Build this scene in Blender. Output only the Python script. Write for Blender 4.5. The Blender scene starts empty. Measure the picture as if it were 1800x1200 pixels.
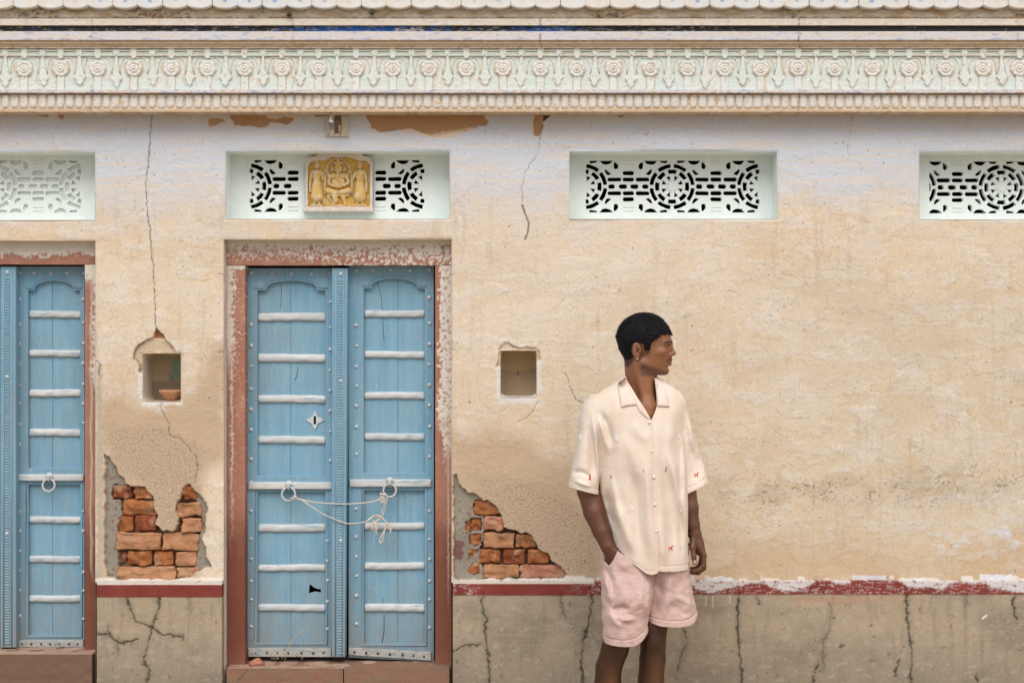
import bpy, bmesh, math, random
import numpy as np
from mathutils import Vector, Matrix
from mathutils.bvhtree import BVHTree
from mathutils.geometry import delaunay_2d_cdt

scene = bpy.context.scene
D2R = math.radians

# ------------------------------------------------------------------ camera
CAM_D, CAM_Z, FPX = 5.814, 1.63, 2500.0
cam_data = bpy.data.cameras.new('camera')
cam = bpy.data.objects.new('camera', cam_data)
scene.collection.objects.link(cam)
cam.location = (0, -CAM_D, CAM_Z)
cam.rotation_euler = (D2R(90), 0, 0)
cam_data.lens = 50.0
cam_data.sensor_width = 36.0
cam_data.clip_end = 500
scene.camera = cam

# ------------------------------------------------------------------ light
SUN_EL, SUN_AZ = 50.0, -28.0            # azimuth: degrees to the left of the camera axis, in front of the wall
world = bpy.data.worlds.new('World')
scene.world = world
world.use_nodes = True
wn = world.node_tree
wn.nodes.clear()
sky = wn.nodes.new('ShaderNodeTexSky')
sky.sky_type = 'NISHITA'
sky.sun_disc = False
sky.sun_elevation = D2R(SUN_EL)
sky.sun_rotation = D2R(180 + SUN_AZ)
sky.air_density = 1.0
sky.dust_density = 4.0
sky.ozone_density = 1.0
bgn = wn.nodes.new('ShaderNodeBackground')
bgn.inputs['Strength'].default_value = 0.09
wout = wn.nodes.new('ShaderNodeOutputWorld')
wn.links.new(sky.outputs[0], bgn.inputs[0])
wn.links.new(bgn.outputs[0], wout.inputs[0])
sun_data = bpy.data.lights.new('sun', 'SUN')
sun = bpy.data.objects.new('sun', sun_data)
scene.collection.objects.link(sun)
sun_data.energy = 1.35
sun_data.angle = D2R(40)
sun_data.color = (1.0, 0.95, 0.88)
_sd = Vector((math.sin(D2R(SUN_AZ)) * math.cos(D2R(SUN_EL)), -math.cos(D2R(SUN_AZ)) * math.cos(D2R(SUN_EL)), math.sin(D2R(SUN_EL))))
sun.rotation_euler = _sd.to_track_quat('Z', 'Y').to_euler()
scene.view_settings.view_transform = 'Standard'
scene.view_settings.look = 'None'
scene.view_settings.gamma = 1.0
scene.view_settings.use_curve_mapping = False
scene.view_settings.exposure = 0.55

# ------------------------------------------------------------------ helpers
def P(px, py, y=0.0):
    k = (CAM_D + y) / FPX
    return Vector(((px - 900) * k, y, CAM_Z + (600 - py) * k))
def PX(px, y=0.0): return (px - 900) * (CAM_D + y) / FPX
def PZ(py, y=0.0): return CAM_Z + (600 - py) * (CAM_D + y) / FPX

def thing(name, label, cat, loc=(0, 0, 0), group=None):
    o = bpy.data.objects.new(name, None)
    scene.collection.objects.link(o)
    o.location = loc
    o['label'] = label; o['category'] = cat
    if group: o['group'] = group
    return o
def link(name, me, mat=None, parent=None, loc=None):
    o = bpy.data.objects.new(name, me)
    scene.collection.objects.link(o)
    if mat is not None and len(me.materials) == 0: me.materials.append(mat)
    if loc is not None: o.location = loc
    if parent is not None:
        o.parent = parent
        o.matrix_parent_inverse = Matrix.Translation(-root_loc(parent))
    return o
def root_loc(o):
    v = Vector((0, 0, 0)) + o.location
    # matrix_parent_inverse of ancestors cancels their offsets: world place = own location
    return v

def smooth_mesh(me, on=True):
    me.polygons.foreach_set('use_smooth', np.full(len(me.polygons), on)); me.update()

def mesh_np(name, V, F, smooth=True, col=None):
    me = bpy.data.meshes.new(name)
    V = np.asarray(V, np.float32); F = np.asarray(F, np.int32)
    n = F.shape[1]
    me.vertices.add(len(V)); me.vertices.foreach_set('co', V.ravel())
    me.loops.add(F.size); me.loops.foreach_set('vertex_index', F.ravel())
    me.polygons.add(len(F)); me.polygons.foreach_set('loop_start', np.arange(0, F.size, n, dtype=np.int32))
    me.polygons.foreach_set('loop_total', np.full(len(F), n, np.int32))
    me.polygons.foreach_set('use_smooth', np.full(len(F), smooth))
    me.update(calc_edges=True); me.validate()
    if col is not None:
        a = me.color_attributes.new('col', 'FLOAT_COLOR', 'POINT')
        c = np.ones((len(V), 4), np.float32); c[:, :3] = col
        a.data.foreach_set('color', c.ravel())
    return me

def mesh_py(name, V, F, smooth=False):
    me = bpy.data.meshes.new(name)
    me.from_pydata([tuple(v) for v in V], [], F)
    me.update()
    if smooth: smooth_mesh(me)
    return me

def bevel_mesh(me, w=0.002, seg=2, smooth=True):
    bm = bmesh.new(); bm.from_mesh(me)
    bmesh.ops.bevel(bm, geom=bm.edges[:], offset=w, segments=seg, profile=0.5, affect='EDGES', clamp_overlap=True)
    bm.to_mesh(me); bm.free(); me.update()
    if smooth: smooth_mesh(me)
    return me
def box_mesh(name, x0, x1, y0, y1, z0, z1, bev=0.0):
    V = [(x0,y0,z0),(x1,y0,z0),(x1,y1,z0),(x0,y1,z0),(x0,y0,z1),(x1,y0,z1),(x1,y1,z1),(x0,y1,z1)]
    F = [(0,3,2,1),(4,5,6,7),(0,1,5,4),(1,2,6,5),(2,3,7,6),(3,0,4,7)]
    me = mesh_py(name, V, F)
    if bev: bevel_mesh(me, bev, 2, smooth=False)
    return me
def prism(name, pts, y0, y1, bev=0.0):
    """closed outline (x,z) given anticlockwise or not, extruded from y0 (front) to y1"""
    a = sum(pts[i][0]*pts[(i+1)%len(pts)][1]-pts[(i+1)%len(pts)][0]*pts[i][1] for i in range(len(pts)))
    if a < 0: pts = pts[::-1]
    n = len(pts)
    V = [(p[0], y0, p[1]) for p in pts] + [(p[0], y1, p[1]) for p in pts]
    F = [tuple(range(n)), tuple(range(2*n-1, n-1, -1))]
    F += [(i, n+i, n+(i+1)%n, (i+1)%n) for i in range(n)]
    me = mesh_py(name, V, F)
    bm = bmesh.new(); bm.from_mesh(me)
    bmesh.ops.recalc_face_normals(bm, faces=bm.faces[:])
    if bev: bmesh.ops.bevel(bm, geom=[e for e in bm.edges if all(abs(v.co.y-y0)<1e-6 for v in e.verts)], offset=bev, segments=2, profile=0.5, affect='EDGES', clamp_overlap=True)
    bm.to_mesh(me); bm.free(); me.update()
    return me
def tube(name, pts, r, seg=8, closed=False, rfun=None):
    pts = [Vector(p) for p in pts]
    n = len(pts); V = []; F = []
    up = None
    for i, p in enumerate(pts):
        a = pts[(i-1) % n] if (closed or i > 0) else pts[i]
        b = pts[(i+1) % n] if (closed or i < n-1) else pts[i]
        t = (b - a).normalized()
        if up is None:
            up = t.orthogonal().normalized()
        up = (up - t*up.dot(t)).normalized()
        s = t.cross(up)
        rr = r if rfun is None else rfun(i/(n-1))
        for k in range(seg):
            an = 2*math.pi*k/seg
            V.append(p + up*math.cos(an)*rr + s*math.sin(an)*rr)
    m = n if closed else n-1
    for i in range(m):
        for k in range(seg):
            F.append((i*seg+k, i*seg+(k+1)%seg, ((i+1)%n)*seg+(k+1)%seg, ((i+1)%n)*seg+k))
    if not closed:
        F.append(tuple(range(seg-1, -1, -1))); F.append(tuple((n-1)*seg+k for k in range(seg)))
    return mesh_py(name, V, F, smooth=True)
def join_meshes(name, mes, smooth=None):
    bm = bmesh.new()
    for m in mes: bm.from_mesh(m)
    me = bpy.data.meshes.new(name); bm.to_mesh(me); bm.free(); me.update()
    for m in mes: bpy.data.meshes.remove(m)
    if smooth is not None: smooth_mesh(me, smooth)
    return me
def fill2d(name, outer, holes, y0, y1, bev=0.0015, res=1):
    """flat board with holes: outlines in (x,z), front at y0, back at y1"""
    cu = bpy.data.curves.new(name, 'CURVE')
    cu.dimensions = '2D'; cu.fill_mode = 'BOTH'
    cu.extrude = (y1-y0)/2 - bev; cu.bevel_depth = bev; cu.bevel_resolution = res; cu.offset = -bev
    for k, pts in enumerate([outer]+holes):
        sp = cu.splines.new('POLY'); sp.points.add(len(pts)-1)
        for q, (x, z) in zip(sp.points, pts): q.co = (x, z, 0, 1)
        sp.use_cyclic_u = True
    ob = bpy.data.objects.new(name, cu); scene.collection.objects.link(ob)
    dg = bpy.context.evaluated_depsgraph_get()
    me = bpy.data.meshes.new_from_object(ob.evaluated_get(dg))
    bpy.data.objects.remove(ob); bpy.data.curves.remove(cu)
    me.name = name
    n = len(me.vertices); co = np.empty(n*3, np.float32); me.vertices.foreach_get('co', co); co = co.reshape(-1, 3)
    out = np.stack([co[:, 0], (y0+y1)/2 - co[:, 2], co[:, 1]], 1)
    me.vertices.foreach_set('co', out.ravel().astype(np.float32)); me.update()
    smooth_mesh(me, False)
    me.materials.clear()
    return me

# numpy noise --------------------------------------------------------
_rs = np.random.RandomState(7)
_ANG = _rs.rand(256, 256) * 2*np.pi
_GX, _GY = np.cos(_ANG).astype(np.float32), np.sin(_ANG).astype(np.float32)
def pn(x, y, seed=0):
    x = np.asarray(x, np.float32) + seed*17.31; y = np.asarray(y, np.float32) + seed*9.77
    xi = np.floor(x).astype(np.int32); yi = np.floor(y).astype(np.int32)
    fx = x - xi; fy = y - yi
    u = fx*fx*fx*(fx*(fx*6-15)+10); v = fy*fy*fy*(fy*(fy*6-15)+10)
    x0 = xi & 255; x1 = (xi+1) & 255; y0 = yi & 255; y1 = (yi+1) & 255
    a = _GX[x0,y0]*fx + _GY[x0,y0]*fy; b = _GX[x1,y0]*(fx-1) + _GY[x1,y0]*fy
    c = _GX[x0,y1]*fx + _GY[x0,y1]*(fy-1); d = _GX[x1,y1]*(fx-1) + _GY[x1,y1]*(fy-1)
    return ((a+(b-a)*u)*(1-v) + (c+(d-c)*u)*v) * 1.5
def fbm(x, y, seed=0, o=4, gain=0.5):
    s = 0; a = 1; n = 0
    for i in range(o):
        s = s + a*pn(x*2**i, y*2**i, seed+i*3); n += a; a *= gain
    return s/n*1.3
def ss(x, a, b):
    t = np.clip((x-a)/(b-a), 0, 1); return t*t*(3-2*t)
def mixc(c, d, m):
    return c + (np.asarray(d, np.float32) - c) * np.clip(m, 0, 1)[:, None]
def sd_poly(x, y, pts):
    """signed distance, negative inside"""
    d = np.full(x.shape, 1e9, np.float32); ins = np.zeros(x.shape, bool)
    n = len(pts)
    for i in range(n):
        ax, ay = pts[i]; bx, by = pts[(i+1) % n]
        ex, ey = bx-ax, by-ay
        t = np.clip(((x-ax)*ex + (y-ay)*ey)/max(ex*ex+ey*ey, 1e-9), 0, 1)
        d = np.minimum(d, (x-ax-t*ex)**2 + (y-ay-t*ey)**2)
        if ey != 0:
            c = ((ay > y) != (by > y)) & (x < ex*(y-ay)/ey + ax)
            ins ^= c
    return np.where(ins, -1, 1)*np.sqrt(d)
def d_line(x, y, pts):
    d = np.full(np.broadcast(x, y).shape, 1e9, np.float32)
    for (ax, ay), (bx, by) in zip(pts[:-1], pts[1:]):
        ex, ey = bx-ax, by-ay
        t = np.clip(((x-ax)*ex + (y-ay)*ey)/max(ex*ex+ey*ey, 1e-9), 0, 1)
        d = np.minimum(d, (x-ax-t*ex)**2 + (y-ay-t*ey)**2)
    return np.sqrt(d)

def ridge(x, y, pts, amp, sig):
    """soft fold that fades out towards both ends"""
    L = [0.0]
    for (ax, ay), (bx, by) in zip(pts[:-1], pts[1:]): L.append(L[-1]+math.hypot(bx-ax, by-ay))
    d = np.full(x.shape, 1e9, np.float32); tt = np.zeros(x.shape, np.float32)
    for i, ((ax, ay), (bx, by)) in enumerate(zip(pts[:-1], pts[1:])):
        ex, ey = bx-ax, by-ay
        t = ((x-ax)*ex + (y-ay)*ey)/(ex*ex+ey*ey); tc = np.clip(t, 0, 1)
        e = (x-ax-tc*ex)**2 + (y-ay-tc*ey)**2; m = e < d
        d = np.where(m, e, d); tt = np.where(m, (L[i]+tc*(L[i+1]-L[i]))/L[-1], tt)
    return (amp*np.exp(-d/sig**2)*ss(tt, 0, .35)*(1-ss(tt, .65, 1.0))).astype(np.float32)

# materials ----------------------------------------------------------
def new_mat(name):
    m = bpy.data.materials.new(name); m.use_nodes = True
    nt = m.node_tree; b = nt.nodes['Principled BSDF']
    return m, nt, b
def nodes_noise(nt, scale, detail=4, rough=0.55, vec=None):
    n = nt.nodes.new('ShaderNodeTexNoise'); n.inputs['Scale'].default_value = scale
    n.inputs['Detail'].default_value = detail; n.inputs['Roughness'].default_value = rough
    if vec is not None: nt.links.new(vec, n.inputs['Vector'])
    return n
def ramp(nt, fac, stops):
    r = nt.nodes.new('ShaderNodeValToRGB'); nt.links.new(fac, r.inputs[0])
    e = r.color_ramp.elements
    while len(e) < len(stops): e.new(0.5)
    for q, (p, c) in zip(e, stops):
        q.position = p; q.color = (c[0], c[1], c[2], 1) if hasattr(c, '__len__') else (c, c, c, 1)
    return r
def mixrgb(nt, fac, a, b, mode='MIX'):
    m = nt.nodes.new('ShaderNodeMix'); m.data_type = 'RGBA'; m.blend_type = mode
    for sock, v in ((m.inputs[0], fac), (m.inputs[6], a), (m.inputs[7], b)):
        if isinstance(v, (int, float)): sock.default_value = v
        elif isinstance(v, tuple): sock.default_value = (v[0], v[1], v[2], 1)
        else: nt.links.new(v, sock)
    return m.outputs[2]
def coords(nt, scale=(1, 1, 1), kind='world'):
    if kind == 'world':
        g = nt.nodes.new('ShaderNodeNewGeometry').outputs['Position']
    else:
        g = nt.nodes.new('ShaderNodeTexCoord').outputs['Object']
    mp = nt.nodes.new('ShaderNodeMapping'); nt.links.new(g, mp.inputs[0]); mp.inputs['Scale'].default_value = scale
    return mp.outputs[0]
def add_bump(nt, b, h, dist, strength=1.0):
    bp = nt.nodes.new('ShaderNodeBump'); bp.inputs['Distance'].default_value = dist; bp.inputs['Strength'].default_value = strength
    nt.links.new(h, bp.inputs['Height']); nt.links.new(bp.outputs[0], b.inputs['Normal'])
def mat_attr(name, rough=0.9, var=0.12, scale=90, bump=0.0008, stretch=(1, 1, 1), spec=0.25):
    """colour from the mesh's own colour attribute with fine grain on top"""
    m, nt, b = new_mat(name)
    a = nt.nodes.new('ShaderNodeAttribute'); a.attribute_name = 'col'
    v = coords(nt, stretch)
    n = nodes_noise(nt, scale, 6, 0.65, v)
    r = ramp(nt, n.outputs[0], [(0.25, 1-var), (0.75, 1+var)])
    nt.links.new(mixrgb(nt, 1.0, a.outputs['Color'], r.outputs[0], 'MULTIPLY'), b.inputs['Base Color'])
    b.inputs['Roughness'].default_value = rough; b.inputs['Specular IOR Level'].default_value = spec
    n2 = nodes_noise(nt, scale*2.2, 6, 0.7, v)
    add_bump(nt, b, n2.outputs[0], bump)
    return m
def mat_noise(name, c1, c2, scale=30, rough=0.85, bump=0.0008, stretch=(1, 1, 1), lo=0.35, hi=0.65, spec=0.3, metal=0.0, c3=None, kind='world'):
    m, nt, b = new_mat(name)
    v = coords(nt, stretch, kind)
    n = nodes_noise(nt, scale, 6, 0.6, v)
    r = ramp(nt, n.outputs[0], [(lo, c1), (hi, c2)])
    out = r.outputs[0]
    if c3 is not None:
        n3 = nodes_noise(nt, scale*1.7, 8, 0.7, v)
        r3 = ramp(nt, n3.outputs[0], [(0.56, 0.0), (0.62, 1.0)])
        out = mixrgb(nt, r3.outputs[0], out, c3)
    nt.links.new(out, b.inputs['Base Color'])
    b.inputs['Roughness'].default_value = rough; b.inputs['Specular IOR Level'].default_value = spec; b.inputs['Metallic'].default_value = metal
    n2 = nodes_noise(nt, scale*3, 6, 0.65, v)
    add_bump(nt, b, n2.outputs[0], bump)
    return m

M = {}
M['plaster'] = mat_attr('plaster', 0.92, 0.10, 130, 0.0011)
M['stone'] = mat_attr('sandstone', 0.88, 0.16, 160, 0.0012)
M['dado'] = mat_attr('dado_plaster', 0.85, 0.10, 110, 0.0008)
M['lime'] = mat_attr('lime_paint', 0.88, 0.08, 140, 0.0008)
M['reveal'] = mat_noise('painted_reveal', (0.60, 0.52, 0.42), (0.74, 0.68, 0.60), 18, 0.9, 0.001)
M['mint'] = mat_noise('mint_paint', (0.70, 0.77, 0.745), (0.75, 0.81, 0.79), 25, 0.75, 0.0006)
M['mint_orn'] = mat_noise('mint_ornament', (0.66, 0.73, 0.70), (0.72, 0.76, 0.74), 40, 0.85, 0.0012, c3=(0.60, 0.44, 0.28))
M['cream_orn'] = mat_noise('cream_ornament', (0.68, 0.67, 0.62), (0.72, 0.74, 0.72), 40, 0.85, 0.0012, c3=(0.62, 0.44, 0.27))
M['mortar'] = mat_noise('mortar', (0.20, 0.175, 0.14), (0.30, 0.27, 0.22), 45, 0.95, 0.004)
M['void'] = mat_noise('dark_room', (0.012, 0.011, 0.010), (0.02, 0.018, 0.016), 5, 1.0, 0.0)
M['niche'] = mat_noise('niche_plaster', (0.30, 0.22, 0.13), (0.44, 0.34, 0.22), 22, 0.95, 0.003)
M['metal_ring'] = mat_noise('painted_iron', (0.42, 0.46, 0.48), (0.55, 0.57, 0.57), 150, 0.5, 0.0005, spec=0.5, c3=(0.30, 0.22, 0.17))
M['stud'] = mat_noise('stud_paint', (0.40, 0.50, 0.56), (0.60, 0.62, 0.62), 160, 0.55, 0.0004, spec=0.5, c3=(0.34, 0.26, 0.2))
M['string'] = mat_noise('cotton_string', (0.58, 0.50, 0.42), (0.74, 0.68, 0.60), 300, 0.95, 0.0006)
M['straw'] = mat_noise('dry_straw', (0.45, 0.33, 0.18), (0.60, 0.46, 0.28), 200, 0.9, 0.0)
M['clay'] = mat_noise('fired_clay', (0.50, 0.24, 0.14), (0.60, 0.34, 0.21), 60, 0.85, 0.0006)
M['steel'] = mat_noise('galvanised_steel', (0.22, 0.22, 0.21), (0.36, 0.36, 0.35), 90, 0.45, 0.0002, spec=0.5, metal=0.6)
M['plate'] = mat_noise('painted_plate', (0.46, 0.41, 0.31), (0.55, 0.50, 0.40), 60, 0.7, 0.0004)
M['dark'] = mat_noise('rusty_iron', (0.045, 0.033, 0.022), (0.09, 0.068, 0.045), 80, 0.6, 0.0003)
M['sand'] = mat_noise('sandy_ground', (0.36, 0.28, 0.19), (0.48, 0.38, 0.27), 3, 0.95, 0.006)

def blue_mat(name, base, hi, chips=True):
    m, nt, b = new_mat(name)
    v = coords(nt, (1, 1, 0.08))
    n = nodes_noise(nt, 45, 8, 0.7, v)
    r = ramp(nt, n.outputs[0], [(0.3, base), (0.7, hi)])
    v2 = coords(nt, (1, 1, 0.35))
    n2 = nodes_noise(nt, 7, 5, 0.6, v2)
    r2 = ramp(nt, n2.outputs[0], [(0.35, 0.0), (0.7, 0.45)])
    c = mixrgb(nt, r2.outputs[0], r.outputs[0], (0.30, 0.41, 0.47))
    n5 = nodes_noise(nt, 3.5, 6, .7, coords(nt, (1, 1, .5))); r5 = ramp(nt, n5.outputs[0], [(0.46, 0.0), (0.66, 0.55)])
    c = mixrgb(nt, r5.outputs[0], c, (0.20, 0.29, 0.34))
    if chips:
        n3 = nodes_noise(nt, 120, 6, 0.7, coords(nt, (1, 1, 0.4)))
        r3 = ramp(nt, n3.outputs[0], [(0.60, 0.0), (0.68, 0.75)])
        c = mixrgb(nt, r3.outputs[0], c, (0.44, 0.50, 0.52))
        n4 = nodes_noise(nt, 70, 6, 0.7, coords(nt, (1, 1, 0.25)))
        r4 = ramp(nt, n4.outputs[0], [(0.27, 0.75), (0.35, 0.0)])
        c = mixrgb(nt, r4.outputs[0], c, (0.10, 0.12, 0.13))
    gz = nt.nodes.new('ShaderNodeSeparateXYZ'); gg = nt.nodes.new('ShaderNodeNewGeometry'); nt.links.new(gg.outputs['Position'], gz.inputs[0])
    mr = nt.nodes.new('ShaderNodeMapRange'); nt.links.new(gz.outputs['Z'], mr.inputs[0])
    mr.inputs[1].default_value = .95; mr.inputs[2].default_value = .28; mr.inputs[3].default_value = -.25; mr.inputs[4].default_value = .55
    n7 = nodes_noise(nt, 9, 7, .7, coords(nt, (1, 1, .4))); a7 = nt.nodes.new('ShaderNodeMath'); a7.operation = 'ADD'; nt.links.new(mr.outputs[0], a7.inputs[0]); nt.links.new(n7.outputs[0], a7.inputs[1])
    r7 = ramp(nt, a7.outputs[0], [(0.55, 0.0), (1.0, 0.6)])
    c = mixrgb(nt, r7.outputs[0], c, (0.23, 0.23, 0.21))
    nt.links.new(c, b.inputs['Base Color'])
    b.inputs['Roughness'].default_value = 0.6; b.inputs['Specular IOR Level'].default_value = 0.3
    add_bump(nt, b, n.outputs[0], 0.0012)
    return m
M['blue'] = blue_mat('blue_painted_wood', (0.125, 0.295, 0.435), (0.195, 0.39, 0.525))
M['blue2'] = blue_mat('blue_painted_panel', (0.135, 0.32, 0.475), (0.215, 0.425, 0.56))
M['batten'] = mat_noise('whitewashed_batten', (0.46, 0.51, 0.54), (0.62, 0.63, 0.62), 35, 0.7, 0.0008, stretch=(0.15, 1, 1), c3=(0.30, 0.42, 0.50))
M['kick'] = mat_noise('worn_kick_rail', (0.30, 0.35, 0.36), (0.46, 0.45, 0.41), 60, 0.75, 0.0012, stretch=(0.4, 1, 1), c3=(0.20, 0.15, 0.11))
def brick_mat(name, c1, c2):
    m, nt, b = new_mat(name); v = coords(nt)
    n = nodes_noise(nt, 24, 7, .68, v); r = ramp(nt, n.outputs[0], [(0.3, tuple(q*.62 for q in c1)), (0.48, c1), (0.68, c2)])
    n2 = nodes_noise(nt, 13, 6, .7, v); r2 = ramp(nt, n2.outputs[0], [(0.52, 0.0), (0.64, 0.75)])
    c = mixrgb(nt, r2.outputs[0], r.outputs[0], (0.44, 0.29, 0.19))
    n3 = nodes_noise(nt, 130, 4, .7, v); r3 = ramp(nt, n3.outputs[0], [(0.32, 0.6), (0.42, 0.0)])
    nt.links.new(mixrgb(nt, r3.outputs[0], c, tuple(q*.45 for q in c1)), b.inputs['Base Color'])
    b.inputs['Roughness'].default_value = .95; b.inputs['Specular IOR Level'].default_value = .2
    add_bump(nt, b, n3.outputs[0], .0035); return m
BR = [brick_mat('brick_orange', (0.34, 0.125, 0.045), (0.46, 0.20, 0.085)),
      brick_mat('brick_deep', (0.24, 0.07, 0.03), (0.36, 0.12, 0.05)),
      brick_mat('brick_pale', (0.46, 0.23, 0.12), (0.55, 0.31, 0.18)),
      brick_mat('brick_rose', (0.46, 0.20, 0.13), (0.54, 0.29, 0.20))]

# ------------------------------------------------------------------ ground
g = mesh_py('ground', [(-120, -120, 0), (120, -120, 0), (120, 120, 0), (-120, 120, 0)], [(0, 1, 2, 3)])
g = link('ground', g, M['sand']); g['kind'] = 'structure'

# ------------------------------------------------------------------ building
bld = thing('building', 'weathered cream plastered house front with mint carved cornice and crumbling brick patches', 'building')

DOORS = [(393.5, 793.5, 421.0), (-228.0, 167.5, 423.0)]      # wall openings, px at the wall plane
GR = [(-196, 167, 267, 387), (397, 790, 266, 385), (1001, 1366, 266, 385), (1616, 1984, 266, 386)]
NI = [(251.5, 317.5, 621, 705.5), (880, 943, 616, 697)]

def lines(a, b, step, snaps):
    n = max(2, int(round((b-a)/step))+1)
    L = np.linspace(a, b, n)
    for s in snaps:
        if a < s < b: L[np.argmin(abs(L-s))] = s
    return L
def far_extend(L, lo, hi, st=0.06):
    return np.concatenate([np.arange(lo, L[0]-st*0.3, st), L, np.arange(L[-1]+st, hi, st)])

BARE = [  # missing paint and plaster under the cornice, px
 ([(640,190),(648,212),(653,228),(680,232),(700,228),(725,226),(745,234),(762,240),(785,236),(800,232),(822,228),(838,224),(858,216),(851,206),(855,190)], 1.0),
 ([(404,190),(405,208),(415,220),(440,222),(470,222),(478,214),(505,218),(518,208),(500,205),(470,208),(462,190)], 1.0),
 ([(368,206),(366,220),(380,219),(396,212),(390,208)], .8),
 ([(548,190),(549,200),(556,205),(568,203),(580,200),(582,190)], 1.0),
 ([(64,194),(66,202),(84,205),(88,198),(80,194)], .8), ([(99,196),(104,206),(112,209),(114,199)], .8),
 ([(933,190),(939,206),(936,216),(938,238),(948,240),(953,222),(955,208),(953,190)], 1.0),
 ([(1084,202),(1090,200),(1096,204),(1090,208)], .8), ([(1340,196),(1342,202),(1350,204),(1350,196)], .7)]
HOLE_A = [(182,794),(195,808),(206,829),(219,845),(228,855),(253,857),(267,871),(270,883),(275,906),(272,920),(286,934),(309,932),(314,911),(309,894),
          (319,873),(323,859),(331,852),(342,862),(356,876),(364,887),(361,920),(356,948),(365,978),(371,997),(347,1004),(333,1012),(314,1019),(255,1016),(207,1019),(187,1013),(184,967),(184,897),(184,827)]
HOLE_B = [(797,832),(801,833),(808,852),(823,866),(832,867),(843,876),(847,880),(857,880),(875,895),(879,904),(886,928),(906,932),(923,938),(936,941),(943,960),(953,969),(964,973),
          (971,988),(984,995),(995,1006),(993,1015),(910,1017),(852,1018),(797,1021)]
CORE_A = [(193,868),(199,852),(216,852),(229,853),(253,857),(268,870),(270,885),(276,908),(272,922),(286,935),(309,934),(313,911),(309,894),(317,873),(323,858),(333,853),(342,862),(340,878),(351,888),(352,930),(347,950),(342,995),(344,1005),(333,1013),(314,1019),(255,1017),(206,1018),(206,975),(203,930),(212,905),(210,880),(196,880)]
CORE_B = [(832,880),(845,880),(857,880),(875,895),(879,904),(886,928),(906,932),(923,938),(936,941),(943,960),(953,969),(964,973),(971,988),(984,995),(995,1006),(993,1016),(910,1017),(850,1018),(846,985),(843,962),(850,950),(850,935),(862,930),(850,922),(850,907),(833,905)]
POCK_B = [[(826,912),(846,912),(846,934),(830,934)],[(818,918),(827,914),(828,936),(820,934)],[(825,940),(845,940),(846,956),(836,961),(826,956)],[(822,967),(841,967),(838,975),(826,984)],[(824,1000),(832,990),(841,998),(843,1009),(832,1010)]]
NPATCH_A = [(275,578),(288,591),(300,606),(309,617),(311,622),(296,623),(251,624),(250,660),(246,656),(246,641),(241,632),(234,630),(237,618),(246,604),(260,597),(271,591)]
NAPEX_A = [(275,577),(289,594),(270,594)]
NPATCH_B = [(893,602),(905,609),(918,613),(926,610),(940,611),(949,617),(949,634),(944,640),(944,616),(880,616),(880,646),(873,647),(876,634),(878,612),(884,604)]
CR_W = [([(268,198),(264,232),(262,270),(257,320),(258,365),(263,402),(265,425),(269,470),(272,525),(273,560),(275,580)], .62),
        ([(953,219),(951,234),(947,266),(934,286),(923,305),(918,330),(918,364)], .45), ([(918,362),(923,375),(929,394),(927,409),(924,420)], 1.15),
        ([(285,706),(282,716),(290,733),(297,744),(299,766),(318,771),(334,790),(345,802),(347,825),(342,850)], .5),
        ([(945,706),(938,720),(925,735),(912,742)], .4), ([(993,655),(1006,690),(1012,704),(1024,708)], .5),
        ([(1498,200),(1494,235),(1489,262)], .3), ([(170,636),(176,640),(173,660)], .6), ([(382,619),(398,619)], .5), ([(384,482),(396,482)], .5),
        ([(1405,196),(1404,230)], .0), ([(1508,286),(1513,300)], .35)]

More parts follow.
